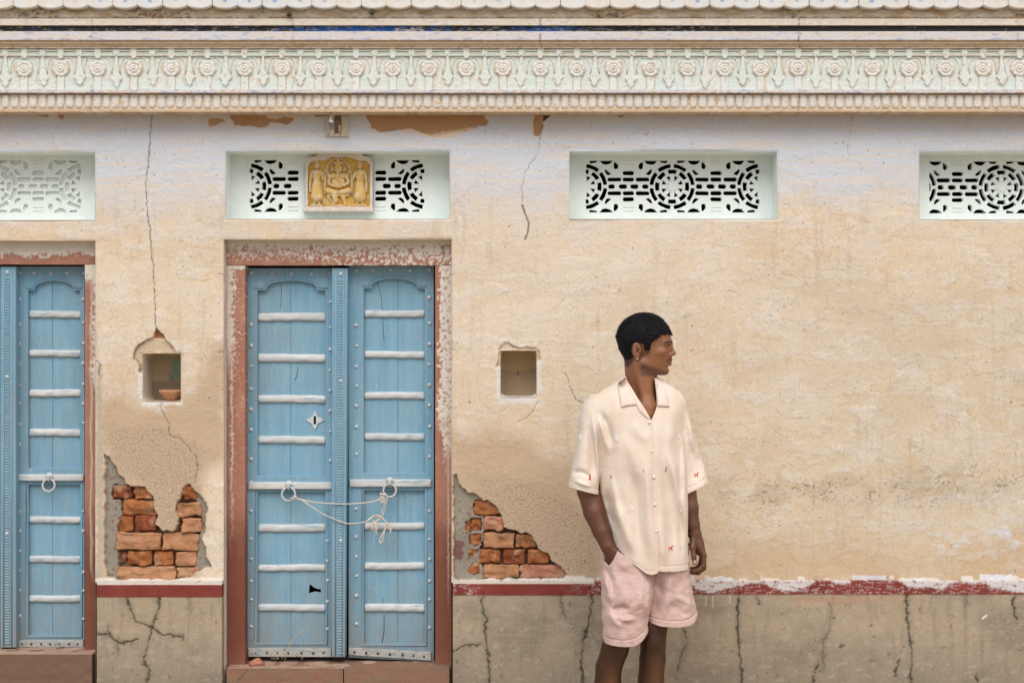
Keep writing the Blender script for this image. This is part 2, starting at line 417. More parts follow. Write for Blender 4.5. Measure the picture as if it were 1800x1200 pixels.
def wall_fields(px, py):
    """height (metres, + out of the wall) and colour of the upper plaster"""
    X = px/430.0; Z = py/430.0
    w1 = fbm(px/14, py/14, 1, 3); w2 = fbm(px/14, py/14, 2, 3)
    wx = px + w1*4 ; wy = py + w2*4
    # layered paint flakes, stretched along the brush strokes
    q1 = px + 20*fbm(px/30, py/30, 15, 5, .6); q2 = py + 12*fbm(px/30, py/24, 16, 5, .6)
    f1 = fbm(q1/135, q2/70, 11, 6, .6); f2 = fbm(q1/85, q2/48, 21, 6, .62); f3 = fbm(q1/30, q2/20, 31, 5, .6)
    low = fbm(px/260, py/200, 41, 3); mid = fbm(px/60, py/60, 51, 4)
    fine = fbm(px/4.5, py/4.5, 61, 3)
    c = np.empty((px.size, 3), np.float32); c[:] = (0.69, 0.58, 0.43)
    c = mixc(c, (0.65, 0.51, 0.345), ss(low + .5*mid, 0.0, 0.55)*.7)
    c = mixc(c, (0.69, 0.61, 0.50), ss(f1, -0.05, 0.25)*.5)
    c = mixc(c, (0.69, 0.64, 0.56), ss(f2 + .25*low, 0.17, 0.21)*.5)
    c = mixc(c, (0.70, 0.54, 0.38), ss(f3, 0.16, 0.22)*.4)
    h = .0005*ss(f1, 0.02, 0.08) + .0006*ss(f2 + .25*low, 0.16, 0.2) + .0003*ss(f3, .16, .20) + .0003*fine + .005*low + .0011*mid
    f4 = fbm(q1/70+40, q2/27, 25, 6, .68); f5 = fbm(q1/34, q2/22+9, 27, 6, .68)
    c = mixc(c, (0.695, 0.65, 0.575), ss(f4 + .3*mid, 0.19, 0.215)*.6); c = mixc(c, (0.62, 0.485, 0.335), ss(f5 - .2*low, 0.22, 0.25)*.4)
    h = h + .0007*ss(f4 + .3*mid, 0.19, 0.22) - .0006*ss(f5 - .2*low, .22, .245)
    for ff, th in ((f4 + .3*mid, .192), (f5 - .2*low, .225), (f1, .03)):
        c = mixc(c, (0.43, 0.33, 0.22), np.exp(-((ff-th)/.008)**2)*.62*ss(pn(px/40, py/40, 29), -.2, .2)*ss(py, 330, 430))  # dark outlines round flakes, their small shadows put into the colour
    streak = fbm(q1/120, q2/16, 71, 5, .6)
    c = mixc(c, (0.70, 0.655, 0.60), ss(streak, .16, .30)*ss(mid+low*.5, -.1, .35)*.7)
    course = fbm((px+12*w1)/110, (py+5*w2)/7, 73, 4, .65); gr2 = fbm(px/7, py/4.5, 75, 4, .7)
    c *= (1 + .05*fine + .035*mid + .032*course + .06*gr2)[:, None]; h = h + .0003*course + .0003*gr2
    lobe = np.exp(-(((px-960)/330)**2 + ((py-430)/230)**2)); c = mixc(c, (0.70, 0.63, 0.55), lobe*.38)
    run = fbm((px+5*w1)/11, py/190, 77, 4, .6); c = mixc(c, (0.52, 0.41, 0.29), ss(run, .15, .5)*ss(low, -.3, .2)*.42)
    blk = fbm(px/210+5, py/150+2, 79, 3); c = mixc(c, (0.60, 0.50, 0.38), ss(blk, .10, .16)*.28*ss(py, 380, 480)); c = mixc(c, (0.71, 0.64, 0.54), ss(-blk, .12, .17)*.28)
    # bluish lime wash near the top
    e = py + 42*fbm(px/90, py/60, 81, 4) + 16*f3
    top = 1 - ss(e, 275, 420)
    blue = np.empty_like(c); blue[:] = (0.565, 0.62, 0.70)
    blue = mixc(blue, (0.64, 0.615, 0.59), ss(fbm(px/160, py/9, 91, 4), .0, .35)*.8)
    c = c + (blue - c)*(top*.93)[:, None]
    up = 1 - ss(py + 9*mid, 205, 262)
    c = mixc(c, (0.50, 0.50, 0.52), up*.5)  # grey strip: soft shade under the cornice painted into the wall colour
    c = mixc(c, (0.66, 0.61, 0.55), ss(py, 380, 400)*(1-ss(py, 412, 426))*((px < 800)*ss(mid, -.3, .3))*.5)
    # the part to the right of the frame centre is yellower and drier
    R = ss(px, 1150, 1500)*ss(py, 380, 600)
    c = mixc(c, c*np.array((0.91, 0.925, 0.93)), R)
    # old exposed render, sandy brown with grit
    grit = fbm(px/2.6, py/2.6, 101, 3)
    e1 = sd_poly(wx, wy, [(175,700),(250,716),(330,706),(392,600),(394,800),(352,830),(350,1020),(180,1020),(176,800)])
    m1 = 1 - ss(e1 + 18*mid, -14, 22)
    e2 = sd_poly(wx, wy, [(797,770),(880,775),(960,800),(1060,860),(1080,930),(1060,1010),(1000,1020),(797,1020)])
    m2 = 1 - ss(e2 + 20*mid, -16, 40)
    e3 = sd_poly(wx, wy, [(190,760),(270,750),(345,790),(345,860),(330,925),(280,930),(265,860),(200,810)])
    g1 = 1 - ss(e3 + 12*mid, -5, 18)
    e4 = sd_poly(wx, wy, [(830,835),(900,850),(990,880),(1040,940),(1040,1015),(990,1000),(945,950),(890,920),(850,870)])
    g2 = 1 - ss(e4 + 12*mid, -5, 22)
    br = np.maximum(m1, m2)*(1-ss(px, 1030, 1100))
    c = mixc(c, (0.50, 0.375, 0.255), br*.85)
    gm = np.clip(np.maximum(g1, g2), 0, 1)
    c = mixc(c, (0.46, 0.35, 0.25), gm*.9)
    c = mixc(c, (0.60, 0.48, 0.37), gm*ss(grit, .12, .4)*.7)
    c = mixc(c, (0.25, 0.175, 0.12), gm*ss(-grit, .34, .5)*.8)
    h = h*(1-.6*gm) + gm*(.0022*grit)
    # lower orange drift, mould and salts on the long wall
    lo = ss(py + 25*mid, 900, 1005)*ss(px, 1150, 1260)
    c = mixc(c, (0.52, 0.36, 0.19), lo*.55)
    mould = np.exp(-((py-862+14*low*2)/30)**2)*ss(px, 1200, 1300)
    c = mixc(c, (0.40, 0.31, 0.20), mould*ss(mid+.4*f3, -.15, .4)*.5)
    sp = fbm(px/5.5, py/5.5, 111, 3)
    c = mixc(c, (0.12, 0.10, 0.07), mould*ss(sp + .5*fbm(px/40, py/30, 113, 3), .36, .55)*.6)
    salt = ss(px, 1500, 1700)*np.exp(-((py-930)/55)**2)
    c = mixc(c, (0.60, 0.63, 0.66), salt*ss(f3+.3*mid, .12, .3)*.8)
    salt2 = sd_poly(wx, wy, [(1240,960),(1290,965),(1285,990),(1250,1000),(1235,985)])
    c = mixc(c, (0.66, 0.57, 0.43), (1-ss(salt2, -2, 3))*.7)
    # exposed brown patches under the cornice
    for poly, s in BARE:
        d = sd_poly(px + 3*w1, py + 3*w2, poly)
        c = mixc(c, (0.66, 0.54, 0.42), (1-ss(d, 2, 9))*.7*ss(w1, -.3, .2))
        m = 1 - ss(d, -1, 1)
        c = mixc(c, (0.40, 0.225, 0.105), m*.95*s); h = h - .006*m
        c = mixc(c, (0.55, 0.36, 0.20), m*ss(grit, .15, .4)*.5)
    d = sd_poly(px, py + 3*w2, [(700,226),(758,236),(800,228),(838,222),(812,237),(785,243),(745,238),(705,234)])
    c = mixc(c, (0.68, 0.52, 0.37), (1-ss(d, -1, 1))*.8)
    d = sd_poly(px, py, [(955,190),(971,190),(968,202),(955,213)]); m = 1-ss(d, -1, 1)
    c = mixc(c, (0.15, 0.055, 0.03), m*.9); h = h - .02*m
    # niche rims
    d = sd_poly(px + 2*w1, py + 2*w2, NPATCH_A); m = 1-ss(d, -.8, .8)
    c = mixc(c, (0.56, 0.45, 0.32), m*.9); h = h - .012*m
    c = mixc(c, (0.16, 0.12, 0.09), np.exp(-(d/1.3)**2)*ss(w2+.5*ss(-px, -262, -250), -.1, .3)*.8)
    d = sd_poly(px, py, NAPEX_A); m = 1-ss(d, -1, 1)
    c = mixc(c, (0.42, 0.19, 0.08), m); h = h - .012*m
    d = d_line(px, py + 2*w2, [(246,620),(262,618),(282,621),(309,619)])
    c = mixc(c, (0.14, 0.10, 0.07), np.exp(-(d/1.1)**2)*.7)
    d = sd_poly(px + 2*w1, py + 2*w2, NPATCH_B); m = 1-ss(d, -.8, .8)
    c = mixc(c, (0.60, 0.49, 0.37), m*.8); h = h - .007*m
    c = mixc(c, (0.20, 0.14, 0.09), np.exp(-(d/1.0)**2)*ss(w1, -.4, .2)*.7)
    for x0, y0, x1, y1 in ((873,646,881,700),(942,634,951,690),(880,696,945,708),(250,705,322,711),(243,655,252,700)):
        d = np.maximum(np.maximum(x0-wx, wx-x1), np.maximum(y0-wy, wy-y1))
        c = mixc(c, (0.70, 0.68, 0.66), (1-ss(d, -1.5, 2.5))*.85)
    d = np.maximum(abs(wx-281)-6, abs(wy-715)-8)
    c = mixc(c, (0.60, 0.60, 0.60), (1-ss(d, -2, 3))*.6)
    # old render showing along the left door edge
    d = np.maximum(abs(wx-174.5)-4.5, np.maximum(640-wy, wy-1020))
    c = mixc(c, (0.46, 0.41, 0.32), (1-ss(d, -1, 2))*.9); h = h - .003*(1-ss(d, -1, 2))
    # lips of white plaster along the bottom
    lip = 1016 - 4*ss(fbm(px/60, py*0, 121, 2), 0, .1) + 1.5*w1
    m = ss(py, lip-1, lip+1)
    m = m*np.where(px > 1045, ss(fbm(px/30, px*0+2, 123, 3), .05, .15), 1)
    c = mixc(c, (0.70, 0.67, 0.62), m*.9); h = h + .003*m
    for cx, cy, wx2, hh in ((1271,1019,17,5),(1531,1016,27,5),(1750,1015,28,6),(1617,1019,6,3)):
        d = np.maximum(abs(px-cx)-wx2, abs(py-cy)-hh) + 2*w1
        c = mixc(c, (0.68, 0.70, 0.72), (1-ss(d, -1, 1)))
    # hair cracks in the old paint
    hc = abs(fbm(px/70, py/55, 131, 4)); c = mixc(c, (0.36, 0.27, 0.18), (1-ss(hc, .004, .012))*ss(mid, .0, .3)*.55)
    hc = abs(fbm(px/30, py/26, 135, 4)); c = mixc(c, (0.42, 0.32, 0.22), (1-ss(hc, .006, .016))*ss(-mid, .0, .3)*ss(py, 300, 500)*.5)
    # thin shadow lines of the flake edges, painted in
    ed = np.exp(-((f2 + .25*low - .17)/.008)**2); c = mixc(c, (0.45, 0.34, 0.22), ed*.45*ss(py, 330, 420))
    dots = fbm(px/7, py/7, 141, 2); c = mixc(c, (0.14, 0.10, 0.07), ss(dots, .80, .88)*.8)
    for pts, w in CR_W:
        d = d_line(px + 2.2*w1 + 1.0*fine, py + 2.2*w2, pts)
        c = mixc(c, (0.07, 0.05, 0.04), np.exp(-(d/max(w, .2)/1.25)**2)*min(1, w*1.6)*.93); h = h - .006*np.exp(-(d/1.5)**2)*min(w, 1)
    # holes down to the brick: grey mortar layer first, then away
    for poly, core in ((HOLE_A, CORE_A), (HOLE_B, CORE_B)):
        d = sd_poly(px + 4*w1, py + 4*w2, poly); m = 1-ss(d, -1.2, .6)
        mort = np.empty_like(c); mort[:] = (0.285, 0.262, 0.215)
        mort *= (1 + .25*mid + .15*fine)[:, None]
        mort = mixc(mort, (0.22, 0.08, 0.07), ss(fbm(px/9, py/9, 151, 2), .42, .5)*.7)
        c = c + (mort - c)*m[:, None]; h = h*(1-m) + m*(-.016 + .003*mid + .0012*fine)
        d2 = sd_poly(px + 3*w1, py + 3*w2, core)
        c = mixc(c, (0.62, 0.52, 0.41), np.exp(-((d+1.2)/2.0)**2)*.0)
        m2 = 1-ss(d2, -1.6, .4); h = h - .032*m2
        c = mixc(c, (0.20, 0.125, 0.07), m2*.85)
    for poly in POCK_B:
        d2 = sd_poly(px + 1.5*w1, py + 1.5*w2, poly); m2 = 1-ss(d2, -1.6, .4)
        h = h - .05*m2; c = mixc(c, (0.14, 0.085, 0.05), m2*.8)
    d = np.maximum(abs(wx-806)-8, abs(wy-967)-17)           # dull plum paint left in the mortar
    c = mixc(c, (0.17, 0.085, 0.075), (1-ss(d, -1, 1))*.9)
    return np.clip(h, -.12, .02), np.clip(c, 0.005, .9)

XS = [PX(a) for q in DOORS for a in q[:2]] + [PX(a) for q in GR for a in q[:2]] + [PX(a) for q in NI for a in q[:2]]
ZS = [PZ(q[2]) for q in DOORS] + [PZ(a) for q in GR for a in q[2:]] + [PZ(a) for q in NI for a in q[2:]]
LX = far_extend(lines(-2.34, 2.34, 0.0036, XS), -4.0, 4.0)
LZ = lines(0.645, 2.62, 0.0036, ZS)
def grid_faces(nx, nz, keep=None):
    i, k = np.meshgrid(np.arange(nx-1), np.arange(nz-1), indexing='ij')
    if keep is not None: i = i[keep]; k = k[keep]
    i = i.ravel(); k = k.ravel(); a = i*nz+k
    return np.stack([a, a+nz, a+nz+1, a+1], 1)
def compact(V, F, C):
    used = np.zeros(len(V), bool); used[F.ravel()] = True
    idx = np.cumsum(used)-1
    return V[used], idx[F], C[used]
def build_wall():
    gx, gz = np.meshgrid(LX, LZ, indexing='ij')
    px = (900 + gx*430).ravel().astype(np.float32); py = (600 - (gz-CAM_Z)*430).ravel().astype(np.float32)
    h, c = wall_fields(px, py)
    # soft arris round the openings
    keep = np.ones((len(LX)-1, len(LZ)-1), bool)
    mx = (LX[:-1]+LX[1:])/2; mz = (LZ[:-1]+LZ[1:])/2
    MX, MZ = np.meshgrid(mx, mz, indexing='ij')
    rects = [(PX(a), PX(b), 0, PZ(t)) for a, b, t in DOORS] + [(PX(a), PX(b), PZ(d), PZ(t)) for a, b, t, d in GR + NI]
    for x0, x1, z0, z1 in rects:
        keep &= ~((MX > x0) & (MX < x1) & (MZ > z0) & (MZ < z1))
        d = np.maximum(np.maximum(x0-gx, gx-x1), np.maximum(z0-gz, gz-z1)).ravel()
        e = np.exp(-(np.maximum(d, 0)/.004)**2)
        h = h*(1-e) - .0025*e
    V = np.stack([gx.ravel(), -h, gz.ravel()], 1)
    F = grid_faces(len(LX), len(LZ), keep)
    V, F, c = compact(V, F, c)
    return mesh_np('plaster', V, F, True, c)
link('plaster', build_wall(), M['plaster'], bld)

def recess(name, x0, x1, z0, z1, d, mat, back=None, y0=-.0005, arch=False, parent=bld):
    me = mesh_py(name, [(x0,y0,z0),(x1,y0,z0),(x1,y0,z1),(x0,y0,z1),(x0,d,z0),(x1,d,z0),(x1,d,z1),(x0,d,z1)],
                 [(0,1,5,4),(1,2,6,5),(2,3,7,6),(3,0,4,7)])
    o = link(name, me, mat, parent)
    return o

# niches: deep little boxes with rounded, uneven insides
def niche(i, q, dep):
    x0, x1, t, b = q
    X0, X1, Z1, Z0 = PX(x0), PX(x1), PZ(t), PZ(b)
    nu = 30; V = []; C = []
    # rows from front rim to back wall, then inward to the centre
    prof = [(y/10.0*dep, 1.0) for y in range(11)] + [(dep+.004, .9), (dep+.006, .72), (dep+.006, .5), (dep+.006, .25), (dep+.006, .02)]
    cx, cz, hx, hz = (X0+X1)/2, (Z0+Z1)/2, (X1-X0)/2, (Z1-Z0)/2
    ring = []
    for s in range(4):
        for k in range(12):
            t2 = k/12*2-1
            ring.append([(t2, -1), (1, t2), (-t2, 1), (-1, -t2)][s])
    for j, (yy, sc) in enumerate(prof):
        for (u, w) in ring:
            rad = 0.985 if j > 1 else 1.0
            r2 = max(abs(u), abs(w))
            k = 1.0 - (0.07*(abs(u)*abs(w))**6 if j > 0 else 0)
            n = random.uniform(-.001, .001) if j > 0 else 0
            V.append((cx + u*hx*sc*k*rad + n, yy - .001, cz + w*hz*sc*k*rad + n))
            if i == 0:
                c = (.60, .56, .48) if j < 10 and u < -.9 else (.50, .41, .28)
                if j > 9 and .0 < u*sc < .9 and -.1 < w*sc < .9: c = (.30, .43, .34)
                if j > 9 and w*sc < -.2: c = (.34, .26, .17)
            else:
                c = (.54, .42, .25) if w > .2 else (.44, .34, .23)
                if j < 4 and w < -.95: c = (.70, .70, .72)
            C.append(c)
    n = len(ring); F = []
    for j in range(len(prof)-1):
        for k in range(n):
            F.append((j*n+k, j*n+(k+1) % n, (j+1)*n+(k+1) % n, (j+1)*n+k))
    me = mesh_np('niche', V, F, True, np.array(C, np.float32))
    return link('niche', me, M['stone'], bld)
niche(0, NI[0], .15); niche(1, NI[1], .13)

# wall recesses for doors and grilles
for a, b, t in DOORS: recess('door_reveal', PX(a), PX(b), 0, PZ(t), .20, M['reveal'])
for a, b, t, d in GR: recess('grille_reveal', PX(a), PX(b), PZ(d), PZ(t), .125, M['mint'])

# bricks ----------------------------------------------------------------
rb = random.Random(5)
def brick(x0, y0, x1, y1, m, dep=0.0, cut=None):
    """one worn brick, px box at the wall plane"""
    gap = .6
    X0, X1, Z1, Z0 = PX(x0+gap), PX(x1-gap), PZ(y0+gap), PZ(y1-gap)
    yf = .012 + dep + rb.uniform(-.003, .005)
    bm = bmesh.new()
    bmesh.ops.create_cube(bm, size=1)
    for v in bm.verts: v.co = Vector(((X0+X1)/2 + v.co.x*(X1-X0), yf+.05 + v.co.y*.1, (Z0+Z1)/2 + v.co.z*(Z1-Z0)))
    bmesh.ops.bevel(bm, geom=bm.edges[:], offset=min(rb.uniform(.005, .010), (Z1-Z0)*.25), segments=3, profile=.6, affect='EDGES', clamp_overlap=True)
    bmesh.ops.subdivide_edges(bm, edges=[e for e in bm.edges if e.calc_length() > .02], cuts=4, use_grid_fill=True)
    sx, sz = rb.uniform(0, 50), rb.uniform(0, 50)
    bmesh.ops.rotate(bm, verts=bm.verts[:], cent=((X0+X1)/2, yf, (Z0+Z1)/2), matrix=Matrix.Rotation(rb.uniform(-.035, .035), 3, 'Y') @ Matrix.Rotation(rb.uniform(-.06, .06), 3, 'Z'))
    for v in bm.verts:
        n = float(fbm(np.array([v.co.x*22+sx]), np.array([v.co.z*22+sz]), 3, 3)[0])
        n2 = float(fbm(np.array([v.co.x*50+sz]), np.array([v.co.z*50+sx]), 5, 2)[0])
        v.co.y += n*.014 + n2*.008; v.co.x += n2*.007; v.co.z += n*.005 + n2*.004
    if cut:  # broken corner: push the front back beyond the broken line
        for v in bm.verts:
            for (ax, ay), (bx, by) in cut:
                A, B = P(ax, ay), P(bx, by)
                s = (B.x-A.x)*(v.co.z-A.z) - (B.z-A.z)*(v.co.x-A.x)
                L = math.hypot(B.x-A.x, B.z-A.z)
                s /= L
                if s > 0: v.co.y += min(s*1.5, .05)
    bmesh.ops.recalc_face_normals(bm, faces=bm.faces[:])
    me = bpy.data.meshes.new('brick'); bm.to_mesh(me); bm.free(); smooth_mesh(me)
    link('brick', me, BR[m], bld)
for b in [(194,852,230,877,1,.004),(233,856,269,877,0,0),(319,852,343,879,0,0),(213,878,277,907,0,.003),(309,883,353,909,2,-.004),(202,906,232,935,0,.006),(235,906,273,934,1,.002),
          (318,911,354,936,2,-.004),(203,936,282,967,2,-.006),(284,937,349,968,2,-.002),(204,970,221,992,1,.02),(223,968,265,994,0,-.002),(268,969,303,995,0,0),(307,969,345,996,2,-.001),
          (204,996,308,1020,2,-.002),(309,997,350,1018,2,.001),(271,921,320,938,0,.03)]: brick(*b)
for b in [(832,880,879,906,0,0),(850,907,886,932,3,-.004),(827,911,847,934,0,.006),(817,914,828,937,0,.008),(824,938,846,961,0,.004),(849,936,904,964,2,-.003),(906,938,944,964,0,.001),
          (842,965,880,991,0,.002),(884,965,924,992,1,.003),(926,965,965,991,0,.001),(820,965,843,986,0,.008),(822,988,844,1011,0,.006),(847,992,913,1018,2,.0),(914,993,996,1018,3,.001)]: brick(*b)
# mortar bed behind the bricks
for (a, b, t, d) in ((176, 376, 784, 1024), (796, 1002, 826, 1024)):
    link('mortar_bed', box_mesh('mortar_bed', PX(a), PX(b), .062, .12, PZ(d), PZ(t)), M['mortar'], bld)

# generic painted slab with its own colour and relief ----------------------
def panel(name, x0, x1, z0, z1, y, yb, step, fields, mat, parent, smooth=True, stepz=None, kind=None, tilt=0.0):
    nx = max(2, int((x1-x0)/step)+1); nz = max(2, int((z1-z0)/(stepz or step))+1)
    lx = np.linspace(x0, x1, nx); lz = np.linspace(z0, z1, nz)
    gx, gz = np.meshgrid(lx, lz, indexing='ij')
    k = FPX/(CAM_D+y)
    px = (900 + gx*k).ravel().astype(np.float32); py = (600-(gz-CAM_Z)*k).ravel().astype(np.float32)
    h, c = fields(px, py)
    yy = y - h + tilt*(gz.ravel()-z0)
    V = np.stack([gx.ravel(), yy, gz.ravel()], 1); F = grid_faces(nx, nz)
    # skirts
    idx = np.arange(nx*nz).reshape(nx, nz)
    loop = np.concatenate([idx[:, 0], idx[-1, 1:], idx[-2::-1, -1], idx[0, -2:0:-1]])
    B = V[loop].copy(); B[:, 1] = yb
    n0 = len(V); m = len(loop)
    V = np.vstack([V, V[loop], B]); cc = np.vstack([c, c[loop], c[loop]])
    a = n0 + np.arange(m); b = n0 + (np.arange(m)+1) % m
    F = np.vstack([F, np.stack([b, a, a+m, b+m], 1)])
    o = link(name, mesh_np(name, V, F, smooth, cc), mat, parent)
    if kind: o['kind'] = kind
    return o

# dado -------------------------------------------------------------------
YD = -.034
CR_D = [([(848,1040),(847,1062),(855,1090),(852,1115),(858,1150),(862,1200),(866,1300)], 1.4), ([(985,1045),(988,1065),(994,1085)], .8),
        ([(1040,1030),(1040,1065),(1035,1090),(1030,1110),(1024,1135),(1022,1165),(1026,1200),(1028,1290)], 1.4),
        ([(1198,1090),(1203,1110),(1208,1130),(1197,1150),(1190,1180)], .8),
        ([(1298,1040),(1297,1070),(1297,1108),(1300,1150),(1304,1200),(1306,1290)], 1.7), ([(1330,1047),(1335,1062)], .8),
        ([(1594,1040),(1594,1075),(1598,1108),(1603,1140),(1601,1170),(1602,1210),(1600,1300)], 1.7),
        ([(1459,1060),(1460,1080),(1458,1108),(1447,1127),(1447,1178)], .6), ([(1438,1168),(1429,1185),(1429,1202)], 1.3), ([(1580,1160),(1577,1172),(1572,1188)], 1.3),
        ([(1698,1042),(1695,1075)], .5), ([(1783,1040),(1781,1062),(1785,1088)], 1.5), ([(1717,1185),(1717,1200)], 1.2),
        ([(797,1145),(812,1136),(846,1132)], .9),
        ([(222,1050),(229,1073),(238,1091),(266,1103),(283,1115),(321,1118),(322,1125)], 1.15), ([(278,1050),(279,1072),(268,1100),(261,1127),(252,1162),(258,1170)], 1.3),
        ([(260,1174),(262,1182),(257,1200),(256,1240)], 1.1), ([(173,1115),(190,1114),(205,1128),(216,1130),(243,1123)], 1.1), ([(191,1100),(190,1114)], .7), ([(206,1128),(208,1150)], .7), ([(333,1050),(334,1080)], .5)]
def dado_fields(px, py):
    w1 = fbm(px/10, py/10, 201, 3); w2 = fbm(px/10, py/10, 202, 3)
    low = fbm(px/180, py/120, 203, 4); mid = fbm(px/40, py/30, 204, 4); fine = fbm(px/5, py/5, 205, 3)
    st = fbm(px/90, py/6, 206, 4)
    c = np.empty((px.size, 3), np.float32); c[:] = (0.375, 0.31, 0.228)
    c = mixc(c, (0.255, 0.215, 0.158), ss(low, -.1, .4)*.8)
    c = mixc(c, (0.38, 0.305, 0.21), ss(-low + .4*mid, .05, .5)*.6)
    c = mixc(c, (0.36, 0.30, 0.225), ss(st, .05, .35)*.45)
    c = mixc(c, (0.24, 0.215, 0.165), ss(fbm(px/14, py/70, 207, 4), .1, .45)*.4)
    c = mixc(c, (0.19, 0.165, 0.125), ss(py+20*mid, 1100, 1230)*.6)
    c = mixc(c, (0.44, 0.24, 0.16), (1-ss(d_line(px, py+6*mid, [(1400,1056),(1500,1054),(1590,1048)]), 2, 13))*.35)
    c *= (1 + .05*fine + .06*mid)[:, None]
    h = .004*low + .001*mid + .0006*fine
    sp = fbm(px/11, py/11, 208, 3); c = mixc(c, (0.12, 0.105, 0.085), ss(sp, .46, .56)*.55*ss(mid, .0, .2))
    for x, y, r in ((1312,1080,3),(1376,1079,3),(1404,1065,2),(1421,1133,3),(1480,1134,7),(1487,1063,3),(1466,1085,3),(1531,1100,6),(1536,1118,4),(1727,1144,3),(1232,1145,2.5),(1278,1118,2),(1367,1187,3),(1590,1137,2.5),(1787,1105,3),(1244,1095,3),(1647,1160,2)):
        d = np.hypot(px-x+4*w1, (py-y)*1.4+4*w2); c = mixc(c, (0.075, 0.065, 0.05), (1-ss(d, r*.3, r))*.8)
    hc = abs(fbm(px/85+3, py/95, 215, 5, .55)); c = mixc(c, (0.13, 0.11, 0.08), (1-ss(hc, .003, .010))*ss(low+.3*mid, .0, .25)*.55)
    c = mixc(c, (0.46, 0.40, 0.32), ss(fbm(px/20, py/12, 217, 5, .65), .22, .34)*.35)
    for pts, w in CR_D:
        d = d_line(px + 4.0*w1 + 1.2*fine, py + 4.0*w2, pts)
        c = mixc(c, (0.13, 0.12, 0.085), np.exp(-(d/6)**2)*.35)
        d = d/np.clip(.95+1.1*fbm(px/26, py/26, 209, 3), .35, 1.7)
        c = mixc(c, (0.045, 0.04, 0.03), np.exp(-(d/w/1.1)**2)*min(1, w)*.93); h = h - .005*np.exp(-(d/1.7)**2)*min(1, w)
    for x, l in ((1253,22),(1241,18),(1283,12),(1215,8)):
        d = np.maximum(abs(px-x)-.8, abs(py-1046-l/2)-l/2); c = mixc(c, (0.60, 0.58, 0.56), (1-ss(d, -.6, 1.2))*.6)
    d = d_line(px, py, [(1727,1086),(1734,1081)]); c = mixc(c, (0.7, 0.7, 0.7), 1-ss(d, .8, 2.4))
    # painted band: dull red lower line, white above
    b0 = np.where(px < 600, 1027.0, np.where(px < 1045, 1025.0, 1020.0)); b1 = np.where(px < 600, 1049.0, np.where(px < 1045, 1045.5, 1044.0))
    m = ss(py, b0-.6, b0+.8)*(1-ss(py, b1-.8, b1+.6))
    red = np.empty_like(c); red[:] = (0.215, 0.045, 0.035); red *= (1+.25*mid+.1*fine)[:, None]
    wv = fbm(px/75, py*0+1, 211, 3)*15 + 1021 + 10*ss(px, 1180, 1240) - 8*ss(px, 1400, 1450)*(1-ss(px, 1560, 1600))
    wm = (1-ss(py + 3*fbm(px/5, py/9, 212, 3), wv-2.5, wv+2.5))*ss(px, 1020, 1060)*.95
    nz = fbm((px + 7*w1)/20, (py + 3*w2)/4.6, 213, 5, .65)
    wm = np.maximum(wm, ss(nz, .12, .2)*.6*np.clip(ss(px, 980, 1050)+ (1-ss(px, 835, 850))*(px > 700), 0, 1))
    red = mixc(red, (0.62, 0.61, 0.62), wm*(1-.8*ss(nz, .2, .34)))
    c = c + (red-c)*m[:, None]
    t = 1-ss(py, b0-1, b0+.5)
    c = mixc(c, (0.64, 0.61, 0.55), t*.95); c = mixc(c, (0.2, 0.17, 0.13), t*(1-ss(abs(((px+20*w1) % 41)-20), .4, 1.4))*.5)
    h = h + .003*m
    return h, np.clip(c, .005, .9)
zt = PZ(1021.5, YD)
panel('dado', PX(170.5, YD), PX(390, YD), 0, zt, YD, .05, .0036, dado_fields, M['dado'], bld)
panel('dado', PX(796, YD), 4.0, 0, zt-.0, YD, .05, .0036, dado_fields, M['dado'], bld)
panel('dado', -4.0, PX(-232, YD), 0, zt, YD, .05, .03, dado_fields, M['dado'], bld)

# door surrounds -----------------------------------------------------------
YF = .055
def stone_fields(seed, white):
    def f(px, py):
        w1 = fbm(px/7, py/7, seed, 4, .6); mid = fbm(px/30, py/55, seed+7, 4); fine = fbm(px/3, py/3, seed+9, 3)
        c = np.empty((px.size, 3), np.float32); c[:] = (0.36, 0.175, 0.125)
        c = mixc(c, (0.42, 0.225, 0.165), ss(mid, -.1, .4)*.8)
        c = mixc(c, (0.165, 0.056, 0.035), ss(py + 50*mid, 850, 990)*.88)
        c = mixc(c, (0.32, 0.15, 0.10), ss(py, 1120, 1200)*.6)
        c *= (1+.12*fine+.08*w1)[:, None]
        m = white(px, py, w1, mid, fine)
        c = mixc(c, (0.70, 0.665, 0.60), m)
        return .0016*ss(m, .3, .7) + .0012*mid + .0007*fine, np.clip(c, .01, .9)
    return f
def surround(name, label, xl, xr, yt, jl, jr, yb, lint, seed, white_l, white_r, white_t):
    s = bpy.data.objects.new(name, None); scene.collection.objects.link(s); s.parent = bld; s['label'] = label
    panel('lintel', PX(xl, YF), PX(xr, YF)+.012, PZ(lint, YF), PZ(yt, YF)+.02, YF, .20, .0036, stone_fields(seed, white_t), M['stone'], s)
    panel('jamb', PX(xl, YF), PX(jl, YF), .02, PZ(lint+.8, YF), YF+.004, .20, .0036, stone_fields(seed+20, white_l), M['stone'], s)
    panel('jamb', PX(jr, YF), PX(xr, YF)+.012, .02, PZ(lint+.8, YF), YF+.002, .20, .0036, stone_fields(seed+40, white_r), M['stone'], s)
    return s
def wt1(px, py, w1, mid, fine):
    e = py - 442 - 10*ss(px, 640, 780) + 26*mid + 26*w1
    m = 1-ss(e, -2, 2.5)
    m = m*(1-.85*ss(-w1-.5*mid, .16, .24)*ss(py, 426, 434)); m = np.maximum(m, ss(w1+.3*fine, .06, .14)*(ss(px, 480, 700)*.9 + .7*(1-ss(py, 450, 464))))
    return np.clip(m, 0, .97)
